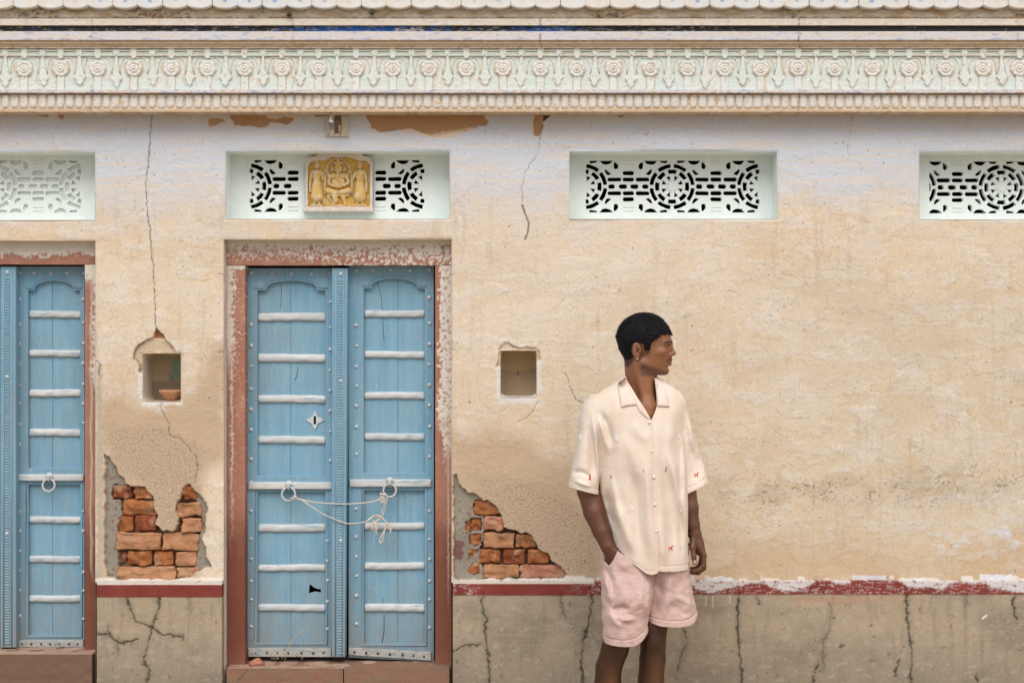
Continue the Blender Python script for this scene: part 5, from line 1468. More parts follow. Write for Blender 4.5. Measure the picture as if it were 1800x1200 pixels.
# ------------------------------------------------------------------ person
YB = -.40                                    # body plane
KB = (CAM_D+YB)/FPX
def skin_mat():
    m, nt, b = new_mat('brown_skin')
    a = nt.nodes.new('ShaderNodeAttribute'); a.attribute_name = 'col'
    n = nodes_noise(nt, 160, 5, .6, coords(nt))
    r = ramp(nt, n.outputs[0], [(0.3, 0.92), (0.7, 1.08)])
    nt.links.new(mixrgb(nt, 1.0, a.outputs['Color'], r.outputs[0], 'MULTIPLY'), b.inputs['Base Color'])
    b.inputs['Roughness'].default_value = .42; b.inputs['Specular IOR Level'].default_value = .45
    b.inputs['Subsurface Weight'].default_value = .12; b.inputs['Subsurface Radius'].default_value = (.012, .005, .003); b.inputs['Subsurface Scale'].default_value = .6
    add_bump(nt, b, n.outputs[0], .0004)
    return m
def cloth_mat(name, c1, c2, trans=.12, weave=900):
    m, nt, b = new_mat(name)
    v = coords(nt)
    n = nodes_noise(nt, 12, 4, .5, v); r = ramp(nt, n.outputs[0], [(0.35, c1), (0.65, c2)])
    nx = nodes_noise(nt, 60, 3, .6, coords(nt, (1, 1, 9))); nz = nodes_noise(nt, 60, 3, .6, coords(nt, (9, 9, 1)))
    ad = nt.nodes.new('ShaderNodeMath'); ad.operation = 'ADD'; nt.links.new(nx.outputs[0], ad.inputs[0]); nt.links.new(nz.outputs[0], ad.inputs[1])
    r2 = ramp(nt, ad.outputs[0], [(0.35, 0.955), (0.65, 1.03)]); r2.color_ramp.elements[0].position = .4
    c = mixrgb(nt, 1.0, r.outputs[0], r2.outputs[0], 'MULTIPLY')
    nt.links.new(c, b.inputs['Base Color'])
    b.inputs['Roughness'].default_value = .9; b.inputs['Specular IOR Level'].default_value = .15; b.inputs['Sheen Weight'].default_value = .15
    add_bump(nt, b, ad.outputs[0], .0006)
    tr = nt.nodes.new('ShaderNodeBsdfTranslucent'); nt.links.new(c, tr.inputs[0])
    mx = nt.nodes.new('ShaderNodeMixShader'); mx.inputs[0].default_value = trans
    nt.links.new(b.outputs[0], mx.inputs[1]); nt.links.new(tr.outputs[0], mx.inputs[2])
    nt.links.new(mx.outputs[0], nt.nodes['Material Output'].inputs[0])
    return m
M['skin'] = skin_mat()
M['shirt'] = cloth_mat('cream_cotton', (0.80, 0.675, 0.555), (0.82, 0.735, 0.65))
M['shorts'] = cloth_mat('dusty_pink_cotton', (0.60, 0.425, 0.385), (0.65, 0.48, 0.44), .06)
M['hair'] = mat_noise('black_hair', (0.003, 0.003, 0.0045), (0.012, 0.012, 0.016), 140, .6, .003, stretch=(1, 1, .25), spec=.35)
M['hair'].node_tree.nodes['Principled BSDF'].inputs['Roughness'].default_value = .62
M['hair'].node_tree.nodes['Principled BSDF'].inputs['Specular IOR Level'].default_value = .22
M['red_thread'] = mat_noise('red_thread', (0.50, 0.09, 0.05), (0.62, 0.15, 0.08), 400, .8, .0004)
M['white_thread'] = mat_noise('white_thread', (0.76, 0.79, 0.84), (0.84, 0.86, 0.88), 300, .8, .0004)
M['grey_thread'] = mat_noise('grey_thread', (0.22, 0.26, 0.24), (0.34, 0.38, 0.34), 300, .8, .0004)
M['shell'] = mat_noise('shell_button', (0.72, 0.68, 0.60), (0.80, 0.78, 0.72), 200, .3, .0002, spec=.6)
M['silver'] = mat_noise('silver', (0.75, 0.75, 0.76), (0.85, 0.85, 0.86), 100, .2, 0, spec=.8, metal=.7)
M['leather'] = mat_noise('brown_leather', (0.10, 0.05, 0.03), (0.16, 0.085, 0.05), 80, .6, .0006)
M['nail'] = mat_noise('finger_nail', (0.50, 0.33, 0.26), (0.56, 0.38, 0.30), 80, .35, 0, spec=.5)

per = thing('person', 'young man in cream short-sleeved shirt and pink shorts, hand in pocket, looking right', 'person', (PX(1135, YB), YB, 0))
def B(px, py, y=0.0): return np.array(P(px, py, YB+y))
vol = Vol((.16, -.60, .0), (.80, -.18, 1.78), .0025)
# head frame: forward (u), towards the camera side (v), up (w)
yaw = D2R(14)
U = np.array((math.cos(yaw), -math.sin(yaw), 0)); W = np.array((0, 0, 1.0)); Vv = np.cross(W, U)*-1
if Vv[1] > 0: Vv = -Vv
HO = B(1125.5, 616)
hd = lambda u, v, w: HO + U*u + Vv*v + W*w
RH = np.stack([U, Vv, W])
SK = 1.0
vol.ell(hd(.014, 0, .050), (.093, .072, .083), RH, .01)
vol.ell(hd(.058, 0, .040), (.058, .056, .052), RH, .02)
vol.ell(hd(.052, 0, -.008), (.062, .057, .070), RH, .02)
for s in (-1, 1): vol.cone(hd(.016, s*.047, -.046), .016, hd(.080, s*.013, -.076), .015, .02)
vol.ell(hd(.050, 0, -.048), (.052, .042, .038), RH, .02)
vol.ell(hd(.080, 0, -.034), (.034, .030, .030), RH, .015)
for s in (-1, 1):
    vol.cone(hd(.1105, 0, .030), .0105, hd(.096, s*.038, .029), .0085, .010)       # brow
    vol.ell(hd(.082, s*.040, -.004), (.022, .016, .015), RH, .015)                    # cheekbone
    vol.ell(hd(.117, s*.027, .0155), (.015, .016, .0105), RH, .010, 'sub')            # eye socket
    vol.ell(hd(.0945, s*.029, .0155), (.0125, .0125, .0120), RH, .003)
    vol.cone(hd(.1065, s*.017, .0215), .0028, hd(.0975, s*.042, .0205), .0028, .004)   # upper lid
    vol.cone(hd(.1045, s*.018, .0095), .0020, hd(.0965, s*.040, .0100), .0020, .004)
vol.cone(hd(.112, 0, .026), .0075, hd(.1265, 0, -.008), .0080, .008)                    # nose bridge
vol.ell(hd(.1262, 0, -.0115), (.0095, .0085, .0078), RH, .006)
for s in (-1, 1):
    vol.ell(hd(.1160, s*.0115, -.0155), (.0105, .0065, .0070), RH, .005)
    vol.ell(hd(.1215, s*.0060, -.0235), (.0050, .0034, .0034), RH, .002, 'sub')
vol.cone(hd(.1100, 0, -.022), .0090, hd(.1110, 0, -.034), .0090, .008)
vol.cone(hd(.1145, 0, -.0365), .0058, hd(.1010, -.021, -.0430), .0035, .006); vol.cone(hd(.1145, 0, -.0365), .0058, hd(.1010, .021, -.0430), .0035, .006)
vol.cone(hd(.1125, -.007, -.0520), .0066, hd(.1125, .007, -.0520), .0066, .005); vol.cone(hd(.1125, 0, -.0520), .0060, hd(.1010, .019, -.0460), .0030, .005); vol.cone(hd(.1125, 0, -.0520), .0060, hd(.1010, -.019, -.0460), .0030, .005)
vol.ell(hd(.0950, 0, -.0770), (.0150, .0170, .0140), RH, .012)                          # chin
vol.ell(hd(.1150, 0, -.0640), (.0070, .0180, .0045), RH, .008, 'sub')
for s in (-1, 1):                                                                      # ears
    A = hd(-.001, s*.071, .0); tl = U*.010*0
    vol.ell(hd(-.004, s*.0755, .004), (.0180, .0075, .0285), RH, .004)
    vol.ell(hd(.000, s*.0730, -.0225), (.0095, .0060, .0110), RH, .004)
    vol.ell(hd(.001, s*.0845, .005), (.0115, .0085, .0200), RH, .002, 'sub')
    vol.ell(hd(.003, s*.0800, -.001), (.0065, .0080, .0090), RH, .002, 'sub')
    vol.cone(hd(.0015, s*.0790, .013), .0026, hd(-.006, s*.079, -.010), .0026, .003)
    vol.ell(hd(.0095, s*.0765, -.0035), (.0048, .0040, .0062), RH, .003)
# neck and torso
vol.cone(B(1121, 632, .005), .052, B(1127, 690, .012), .057, .022)
vol.cone(B(1141, 655, -.030), .016, B(1141, 708, -.040), .018, .025)
vol.cone(B(1118, 640, -.042), .014, B(1136, 708, -.054), .012, .024)                     # sternomastoid
vol.cone(B(1108, 694, .02), .045, B(1072, 718, .02), .04, .03); vol.cone(B(1140, 694, .03), .045, B(1168, 718, .03), .04, .03)
vol.ell(B(1125, 775, .01), (.135, .088, .15), None, .03)
vol.ell(B(1137, 728, -.045), (.045, .040, .06), None, .03)
vol.ell(B(1132, 900, .01), (.135, .085, .16), None, .03)
vol.ell(B(1134, 975, .015), (.145, .090, .11), None, .03)
vol.cone(B(1113, 712, -.045), .010, B(1138, 716, -.066), .008, .015); vol.cone(B(1172, 708, -.02), .010, B(1144, 716, -.066), .008, .015)
# arms
vol.chain([B(1062, 722, .0), B(1040, 790, -.01), B(1034, 862, .0)], [.042, .041, .042], .008)
vol.chain([B(1034, 862, .0), B(1045, 900, -.02), B(1058, 933, -.04), B(1067, 957, -.052)], [.042, .041, .0345, .0275], .008)
vol.chain([B(1178, 724, .02), B(1196, 790, .02), B(1206, 862, .012)], [.040, .038, .038], .008)
vol.chain([B(1206, 862, .012), B(1211, 892, .0), B(1217, 922, -.012), B(1220.5, 936, -.016)], [.038, .036, .0275, .0235], .008)
def hand(vol, wrist, knuck, fingers, thumb, palm_r=.019):
    """palm from the wrist to four knuckles, unequal fingers, thumb from the side near the wrist"""
    for k in knuck: vol.cone(wrist, palm_r, k, .0105, .012)
    for f, r in fingers: vol.chain(f, r, .0035)
    for a, b_, ra, rb_ in thumb: vol.cone(a, ra, b_, rb_, .006)
wr = B(1221, 938, -.016)
kn = [B(1237, 974, -.040), B(1237.5, 977, -.020), B(1236, 978, .000), B(1233.5, 977, .018)]
fg = [([kn[0], B(1237.5, 992, -.044), B(1229, 1001, -.044), B(1220, 1003, -.040)], [.0100, .0090, .0082, .0070]),
      ([kn[1], B(1237, 998, -.022), B(1227, 1006.5, -.024), B(1216, 1006, -.022)], [.0100, .0092, .0084, .0072]),
      ([kn[2], B(1234, 998, -.002), B(1225, 1005.5, -.005), B(1215, 1004, -.004)], [.0096, .0088, .0080, .0068]),
      ([kn[3], B(1230, 993, .014), B(1222, 998.5, .010), B(1215, 998, .008)], [.0086, .0078, .0070, .0060])]
hand(vol, wr, kn, fg, [(B(1219, 944, -.028), B(1217.5, 962, -.046), .0150, .0115), (B(1217.5, 962, -.046), B(1219.5, 978, -.056), .0110, .0096), (B(1219.5, 978, -.056), B(1221.3, 989, -.058), .0092, .0076)])
vol.ell(B(1227, 958, -.014), (.020, .026, .036), None, .012)
wl = B(1069, 960, -.053)
kl = [B(1092, 990, -.070), B(1087, 995, -.055), B(1081, 998, -.040), B(1076, 998, -.028)]
fgl = [([k, k+np.array((.012, -.006, -.026)), k+np.array((.020, -.004, -.048)), k+np.array((.024, .0, -.066))], [.0095, .0088, .008, .0068]) for k in kl]
hand(vol, wl, kl, fgl, [(B(1078, 965, -.066), B(1094, 978, -.078), .013, .0105), (B(1094, 978, -.078), B(1104, 988, -.080), .010, .008)], .021)
# legs
vol.chain([B(1099, 990, .0), B(1094, 1060, -.02), B(1087, 1112, -.035), B(1081, 1140, -.035)], [.076, .060, .053, .051], .008)
vol.chain([B(1081, 1140, -.035), B(1070, 1172, -.02), B(1068, 1205, -.010), B(1069, 1260, .0), B(1073, 1318, .015)], [.051, .049, .051, .043, .029], .008)
vol.ell(B(1083, 1132, -.062), (.032, .026, .036), None, .02)
vol.chain([B(1165, 985, .03), B(1158, 1050, .02), B(1150, 1100, .0), B(1148, 1128, .0)], [.080, .062, .050, .0475], .008)
vol.chain([B(1148, 1128, .0), B(1147, 1158, .012), B(1144, 1195, .022), B(1146, 1260, .03), B(1150, 1320, .04)], [.0475, .049, .049, .041, .028], .008)
vol.ell(B(1149, 1124, -.026), (.028, .024, .034), None, .02)
for x, y, dx in ((1072, .010, -.02), (1151, .035, .03)):
    a = B(x, 1322, y); a[2] = .075
    toe = a + np.array((dx, -.17, -.045)); heel = a + np.array((0, .035, -.040))
    vol.cone(heel, .031, toe, .026, .02); vol.cone(a, .032, a + np.array((dx*.5, -.09, -.02)), .030, .02)
    for t in range(5): vol.cone(toe + np.array(((t-2)*.016, .02, -.005)), .012, toe + np.array(((t-2)*.017, -.035-.004*(3-abs(t-1.5)), -.012)), .009, .006)
print('body sdf')
V, F = surfnet(vol.d, vol.lo, vol.h)
def uw(px, py, side=0.0): return (((px-1125.5)*KB + side*math.sin(yaw))/math.cos(yaw), (616-py)*KB)
sd_ = .068
hp = [uw(1196, 586, 0), uw(1180, 586.5, .0), uw(1172, 585, .02), uw(1161, 586, .045), uw(1153, 592, .055), uw(1146, 597, .062), uw(1141, 599.5, sd_), uw(1139.4, 606, sd_), uw(1138, 612, sd_), uw(1136.5, 619, sd_), uw(1133, 620, sd_), uw(1130.3, 612, sd_), uw(1129.5, 603, sd_), uw(1121, 601, sd_), uw(1113.5, 601, sd_), uw(1109, 606, sd_),
      uw(1108.5, 618, sd_), uw(1110, 628, sd_), uw(1109, 637, .05), uw(1103, 642, .04), (-.16, uw(1100, 643, .0)[1]), (-.16, .19), (.19, .19), (.19, uw(1190, 584)[1])]
def head_local(V):
    d = V - HO; return d@U, d@Vv, d@W
def skin_colour(V):
    n = len(V); c = np.empty((n, 3), np.float32)
    px = 900 + V[:, 0]/KB; py = 600 - (V[:, 2]-CAM_Z)/KB
    c[:] = (0.265, 0.112, 0.052)
    mot = fbm(V[:, 0]*18, V[:, 2]*18+V[:, 1]*9, 801, 3)
    c *= (1+.10*mot)[:, None]
    c = mixc(c, (0.046, 0.0185, 0.0095), ss(py, 1040, 1110)*.97); c = mixc(c, (0.150, 0.062, 0.026), np.exp(-(((px-1072)/11)**2)) * ss(py, 1150, 1195)*.75 + np.exp(-(((px-1152)/11)**2)) * ss(py, 1135, 1175)*.65)            # legs darker, with warm shin highlights painted into the skin colour
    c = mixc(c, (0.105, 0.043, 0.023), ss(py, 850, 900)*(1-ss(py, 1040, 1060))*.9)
    u, v, w = head_local(V); H = ss(w, -.10, -.09)
    # cheeks and forehead a little lighter, beard shadow along the jaw
    c = mixc(c, (0.31, 0.150, 0.080), np.exp(-(((u-.07)/.035)**2+((w+.002)/.03)**2))*.6*H)
    c = mixc(c, (0.085, 0.045, 0.032), H*(1-ss(w+.35*(u-.02), -.058, -.040))*ss(u, -.002, .02)*.72)
    c = mixc(c, (0.07, 0.038, 0.028), H*np.exp(-(((u-.018)/.010)**2+((w+.018)/.020)**2))*.75*(np.abs(v) > .04))
    # moustache
    m = np.exp(-(((w + .0290 + .26*np.abs(v)))/.0052)**2)*(np.abs(v) < .030)*(u > .080)
    c = mixc(c, (0.030, 0.018, 0.014), m*.85)
    # lips
    m = np.exp(-((w+.0445)/.0085)**2)*(np.abs(v) < .021)*(u > .100)
    c = mixc(c, (0.235, 0.092, 0.070), m*.8)
    m = np.exp(-((w+.0437+.06*np.abs(v)*0)/.0016)**2)*(np.abs(v) < .023)*(u > .09); c = mixc(c, (0.05, 0.02, 0.016), m*.9)
    c = mixc(c, (0.10, 0.05, 0.035), np.exp(-((w+.0635)/.003)**2)*(np.abs(v) < .010)*(u > .09)*.6)
    # brows
    av = np.abs(v)
    bw = .0330 + .10*(av-.008)*(av < .028) - .16*(av-.028)*(av >= .028)
    m = (1-ss(np.abs(w-bw), .0026, .0048))*ss(av, .004, .009)*(1-ss(av, .044, .052))*(u > .06)
    c = mixc(c, (0.014, 0.010, 0.009), m*.93)
    # eyes
    e = (1-ss(np.abs(w-.0152), .0035, .0055))*(av > .016)*(av < .043)*(u > .088)
    c = mixc(c, (0.30, 0.24, 0.21), e*.6)
    m = np.exp(-(((av-.025)/.0062)**2+((w-.0155)/.0050)**2))*(u > .088); c = mixc(c, (0.012, 0.008, 0.006), np.clip(m*1.6, 0, 1))
    m = (1-ss(np.abs(w-.0205-.05*(.03-av)), .0008, .0028))*(av > .013)*(av < .047)*(u > .085); c = mixc(c, (0.012, 0.008, 0.007), m*.95)
    m = (1-ss(np.abs(w-.0102), .0004, .0016))*(av > .016)*(av < .043)*(u > .085); c = mixc(c, (0.05, 0.028, 0.02), m*.6)
    c = mixc(c, (0.07, 0.03, 0.02), np.exp(-(((u-.001)/.007)**2+((w-.002)/.012)**2))*(av > .068)*.75)  # ear hollow darkened, shade put into the skin colour
    # stubble tone where the hair fades
    c = mixc(c, (0.05, 0.03, 0.022), H*(1-ss(u, -.045, -.025))*ss(w, -.070, -.045)*.5)
    hs = sd_poly(u.astype(np.float32), w.astype(np.float32), hp)
    c = mixc(c, (0.035, 0.022, 0.018), H*(1-ss(hs + .004*fbm(u*400, w*400, 803, 2), .000, .0085))*(av > .02)*.85)
    k_ = fbm(V[:, 0]*120, V[:, 2]*120, 805, 3); c *= (1+.07*k_)[:, None]
    c = mixc(c, c*np.array((1.35, 1.25, 1.2)), np.exp(-((px-1226)/6)**2)*np.exp(-((py-985)/14)**2)*.5)
    return np.clip(c, .005, .9)
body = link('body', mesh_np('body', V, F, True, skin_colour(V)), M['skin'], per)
def part(name, me, mat, parent):
    o = bpy.data.objects.new(name, me); scene.collection.objects.link(o)
    if mat and not me.materials: me.materials.append(mat)
    o.parent = parent; return o
# eyes are in the colour; nail of the thumb
bm = bmesh.new(); bmesh.ops.create_icosphere(bm, subdivisions=2, radius=1)
for v in bm.verts: v.co = Vector((v.co.x*.0058, v.co.y*.0022, v.co.z*.0078)) + Vector(B(1221.5, 987.5, -.0650))
me = bpy.data.meshes.new('thumb_nail'); bm.to_mesh(me); bm.free(); smooth_mesh(me); part('thumb_nail', me, M['nail'], body)

# hair ------------------------------------------------------------------
hv = Vol(HO - .17, HO + .19, .0024)
X, Y, Z = [a.astype(np.float32) for a in np.meshgrid(*hv.ax, indexing='ij')]
dx, dy, dz = X-HO[0], Y-HO[1], Z-HO[2]
u = dx*U[0]+dy*U[1]; v = dx*Vv[0]+dy*Vv[1]; w = dz
def elld(c, r):
    a, b_, e = (u-c[0])/r[0], (v-c[1])/r[1], (w-c[2])/r[2]
    k0 = np.sqrt(a*a+b_*b_+e*e); k1 = np.sqrt((a/r[0])**2+(b_/r[1])**2+(e/r[2])**2); return k0*(k0-1)/np.maximum(k1, 1e-6)
d = elld((.014, 0, .050), (.093, .072, .083)); t = elld((.058, 0, .040), (.058, .056, .052))
def smin(a, b_, k): q = np.clip(.5+.5*(b_-a)/k, 0, 1); return b_*(1-q)+a*q-k*q*(1-q)
d = smin(d, t, .02)
nk = np.sqrt((u+.001+.5*np.clip(w+.052, -.1, .056))**2+v*v) - .0490                                   # nape
nk = np.maximum(nk, w-.045)
d = smin(d, nk, .012)
off = (.0012 + .0098*ss(w, -.04, .085))*(1-.45*ss(u, .07, .115))
an = np.arctan2(v, w-.05)
nz = fbm(an.ravel()*9, u.ravel()*22, 811, 3).reshape(d.shape); nf = fbm(an.ravel()*34, u.ravel()*38, 813, 2).reshape(d.shape)
d = d - off - (.0026*nz + .0020*nf)*ss(w, -.02, .06)
fr = fbm((v*150).ravel(), (u*70).ravel(), 815, 2).reshape(d.shape)
cut = sd_poly((u + .0035*fr).ravel(), (w + .0065*fr*ss(u, .02, .06) + .003*fr).ravel(), hp).reshape(d.shape)
hv.d = np.maximum(d, cut).astype(np.float32)
V, F = surfnet(hv.d, hv.lo, hv.h)
hair = link('hair', mesh_np('hair', V, F), M['hair'], per)
# loose short strands lying over the cap, denser at the fringe
hb = BVHTree.FromPolygons([Vector(a) for a in V], [tuple(int(i) for i in f) for f in F])
HN = nrm_grad(hv, V); rsd = np.random.RandomState(4)
pick = rsd.choice(len(V), min(len(V), 11000), replace=False); SV = []; SF = []
for i in pick:
    p = V[i]; n = HN[i]; lu, lv, lw = (p-HO)@U, (p-HO)@Vv, (p-HO)@W
    if lw < -.03: continue
    # growth: from the crown forward and down
    g = np.array((p-HO) - (U*(-.035)+W*.15)); g = g - n*(g@n); g /= max(np.linalg.norm(g), 1e-6)
    g = g + rsd.normal(0, .16, 3); g -= n*(g@n); g /= np.linalg.norm(g)
    L = rsd.uniform(.009, .019)*(1 if lw > .05 else .5)*(.6 if lu > .085 else 1); s = np.cross(g, n)*rsd.uniform(.0004, .0010)
    b0 = p - n*.001; m_ = p + g*L*.5 + n*rsd.uniform(.0008, .0030); e_ = p + g*L + n*rsd.uniform(-.001, .0026)
    k = len(SV); SV += [b0-s, b0+s, m_-s*.8, m_+s*.8, e_]; SF += [(k, k+1, k+3), (k, k+3, k+2), (k+2, k+3, k+4)]
part('strands', mesh_py('strands', [tuple(a) for a in SV], SF, True), M['hair'], hair)['kind'] = 'stuff'
bm = bmesh.new(); bmesh.ops.create_icosphere(bm, subdivisions=2, radius=.0032)
ec = hd(.001, .0800, -.0300)
for v_ in bm.verts: v_.co += Vector(ec)
me = bpy.data.meshes.new('earring'); bm.to_mesh(me); bm.free(); smooth_mesh(me); link('earring', me, M['silver'], per)

# shirt -----------------------------------------------------------------
def tab(rows):
    a = np.array(rows, float); return lambda py, j: sum(np.interp(py+o, a[:, 0], a[:, j]) for o in (-8, -5, -2.5, 0, 2.5, 5, 8))/7
sv = Vol((.17, -.60, PZ(1004, YB)), (.78, -.22, PZ(652, YB)), .0025)
sx, sy, sz = sv.ax[0], sv.ax[1], sv.ax[2]
spx = (900 + sx/KB)[:, None]; spy = (600 - (sz-CAM_Z)/KB)[None, :]
T = tab([(655,1101,1152,.052,.008),(664,1096,1156,.056,.008),(672,1084,1174,.062,.008),(684,1064,1190,.072,.008),(693,1049,1199,.080,.006),(702,1040,1204,.086,.004),(720,1036,1206,.094,.0),
         (740,1038,1205,.102,-.002),(774,1046,1204,.112,-.004),(813,1051,1206,.118,-.004),(866,1053,1208,.122,-.002),(894,1060,1208,.126,.0),(926,1070,1209,.130,.002),(960,1078,1211,.132,.004),(1005,1082,1214,.134,.006)])
pyr = spy[0]
xl, xr, bb, yc_ = [T(pyr, j) for j in (1, 2, 3, 4)]
cx = ((xl+xr)/2-900)*KB; aw = (xr-xl)/2*KB
qx = (np.abs(sx[:, None]-cx[None, :])/aw[None, :])**2.5
qy = (np.abs(sy[:, None]-(YB+yc_)[None, :])/bb[None, :])**2.2
q_ = (qx[:, None, :] + qy[None, :, :])**(1/2.35)
d = (q_-1)*np.minimum(aw, bb)[None, None, :]
def sleeve(rows, xsh=0):
    t = tab(rows); xl, xr, bd, yc2 = [t(pyr, j) for j in (1, 2, 3, 4)]
    cx = ((xl+xr)/2-900)*KB; aw = (xr-xl)/2*KB
    q = (((np.abs(sx[:, None]-cx[None, :])/aw[None, :])**2.2)[:, None, :] + ((np.abs(sy[:, None]-(YB+yc2)[None, :])/bd[None, :])**2.2)[None, :, :])**(1/2.2)
    e = (q-1)*np.minimum(aw, bd)[None, None, :]
    top = sz[None, None, :] - PZ(rows[0][0], YB)
    return np.maximum(e, top)
eL = sleeve([(694,1040,1058,.040,-.004),(700,1031,1066,.050,-.004),(712,1023.5,1066,.058,-.004),(731,1019.5,1060,.062,-.006),(770,1014.5,1054,.066,-.010),(813,1007.5,1052,.068,-.014),(853,999,1052.5,.070,-.018),(875,996,1054,.072,-.018)])
eR = sleeve([(688,1186,1194,.034,.020),(699,1182,1203,.046,.020),(720,1182,1210,.056,.020),(757,1188,1219,.060,.018),(805,1190,1232,.064,.014),(846,1192,1246,.066,.008),(872,1192,1250,.067,.006)])
def sminA(a, b_, k): q = np.clip(.5+.5*(b_-a)/k, 0, 1); return b_*(1-q)+a*q-k*q*(1-q)
# folds, drawn on the front in px
PXg, PYg = np.broadcast_to(spx, (len(sx), len(sz))), np.broadcast_to(spy, (len(sx), len(sz)))
def fold(pts, amp, s):
    if s < 2:
        dl = d_line(PXg, PYg, pts); return amp*np.exp(-(dl/s)**2)
    return ridge(PXg, PYg, pts, amp*1.25, s)
fo = (fold([(1120,770),(1130,820),(1134,880),(1140,960),(1143,1000)], .0060, 8) + fold([(1103,800),(1112,860),(1118,930),(1126,985)], -.0065, 9) + fold([(1163,765),(1176,815),(1190,870),(1202,925)], .0070, 8)
      + fold([(1160,800),(1168,860),(1176,930),(1180,990)], -.0055, 10) + fold([(1046,722),(1058,760),(1068,800)], .0040, 5) + fold([(1052,716),(1066,748),(1074,786)], -.0050, 6)
      + fold([(1086,690),(1078,740),(1076,800)], .0035, 10) + fold([(1084,870),(1092,915),(1108,968)], .0060, 8) + fold([(1064,850),(1072,900),(1084,935)], -.0050, 6) + fold([(1070,820),(1078,870),(1090,940)], .0040, 6)
      + fold([(1196,740),(1198,800),(1200,880),(1202,990)], .0045, 7) + fold([(1188,800),(1190,880),(1194,980)], -.0035, 6) + fold([(1150,900),(1158,950),(1160,990)], .0035, 7)
      + fold([(1038,712),(1044,765),(1049,812),(1051,860)], .0055, 4) + fold([(1034,740),(1038,790),(1042,850)], -.0045, 7) + fold([(1006,840),(1022,846),(1040,852)], .0035, 4) + fold([(1002,828),(1020,826),(1040,836)], -.0030, 5)
      + fold([(1206,720),(1212,760),(1222,815)], .0035, 5) + fold([(1211,770),(1217,810),(1222,850)], -.0050, 7) + fold([(1228,770),(1236,815),(1240,845)], .0025, 5)
      + fold([(1105,735),(1120,760),(1140,775)], .0030, 9) + fold([(1090,760),(1110,800),(1125,850)], .0035, 12) + fold([(1180,700),(1176,740),(1172,790)], .0025, 9))
lowf = fbm((PXg/70).ravel(), (PYg/160).ravel(), 821, 3).reshape(PXg.shape)*.006 + fbm((PXg/24).ravel(), (PYg/60).ravel(), 823, 3).reshape(PXg.shape)*.0015 + fbm((PXg/12).ravel(), (PYg/11).ravel(), 825, 3).reshape(PXg.shape)*.0004
slit = np.interp(pyr, [735,779,835,889,910,957,995], [1140,1141.5,1142.5,1145.8,1148,1151,1152])[None, :]
ov = ss(PYg, 733, 750)*(.0022*ss(PXg-slit, 0, 2.5)*(1-ss(PXg-slit, 10, 20))) - (PYg > 733)*.0034*np.exp(-((PXg-slit+.8)/1.7)**2)
hemb = fold([(1076,952),(1090,968),(1120,986),(1132,994),(1146,994)], -.0018, 1.0) + fold([(1154,985),(1213,987)], -.0018, 1.0) + fold([(1003,844),(1052,858)], -.0018, 1.0) + fold([(1208,854),(1243,836)], -.0018, 1.0)
rel = (fo*1.85 + lowf*1.2 + ov + hemb).astype(np.float32)
front = ss(-(sy-YB), -.03, .04)[None, :, None]
def flute(d, sgn=1): return d - rel[:, None, :]*(front*1.0 + (1-front)*.6)
dT = flute(d); dL = flute(eL); dR = flute(eR)
outer = sminA(sminA(dT, dL, .005), dR, .007)
inner = outer + .0055
sh = np.maximum(outer, -inner)
# hems
zc = lambda pts: PZ(np.interp(spx[:, 0], [p[0] for p in pts], [p[1] for p in pts]), YB)
torso_hem = zc([(1040,905),(1062,905),(1069,938),(1076,951),(1084,960),(1100,975),(1120,991),(1131,999),(1141,1001),(1150,998),(1152,994.5),(1180,996.5),(1213,996.8),(1230,997)])
sl_l = zc([(985,850),(999,853.5),(1020,858),(1053,867.5),(1062,870)]); sl_r = zc([(1195,868),(1207.6,864),(1246,846),(1260,838)])
inT = dT < np.minimum(dL, dR)
cutT = (torso_hem[:, None]-sz[None, :])[:, None, :]; cutL = (sl_l[:, None]-sz[None, :])[:, None, :]; cutR = (sl_r[:, None]-sz[None, :])[:, None, :]
cutv = np.where(inT, cutT, np.where(dL < dR, cutL, cutR))
sh = np.maximum(sh, cutv)
# neck opening
nx, ny = B(1124, 665)[0], YB+.012
neck = np.sqrt(((sx[:, None, None]-nx)/1.0)**2 + ((sy[None, :, None]-ny)/1.0)**2) - .064
neck = np.maximum(neck, (PZ(700, YB) - sz)[None, None, :])
sh = np.maximum(sh, -neck)
vd = sd_poly(PXg, PYg, [(1098,648),(1101,668),(1118,698),(1131,718),(1140.5,736),(1147,722),(1152.5,706),(1153,680),(1152,648)])*KB
vcut = np.maximum(vd[:, None, :], (sy-YB-.01)[None, :, None])
sh = np.maximum(sh, -vcut).astype(np.float32)
sv.d = sh
V, F = surfnet(sv.d, sv.lo, sv.h)
shirt_me = mesh_np('shirt', V, F)
shirt = link('shirt', shirt_me, M['shirt'], per)
sb = BVHTree.FromPolygons([Vector(a) for a in V], [tuple(int(i) for i in f) for f in F])
body_b = BVHTree.FromObject(body, bpy.context.evaluated_depsgraph_get())
camv = Vector((0, -CAM_D, CAM_Z))
def hit(px, py, bvh=None):
    t = P(px, py, 0); r = (t-camv).normalized()
    h = (bvh or sb).ray_cast(camv, r)
    return h[0], r
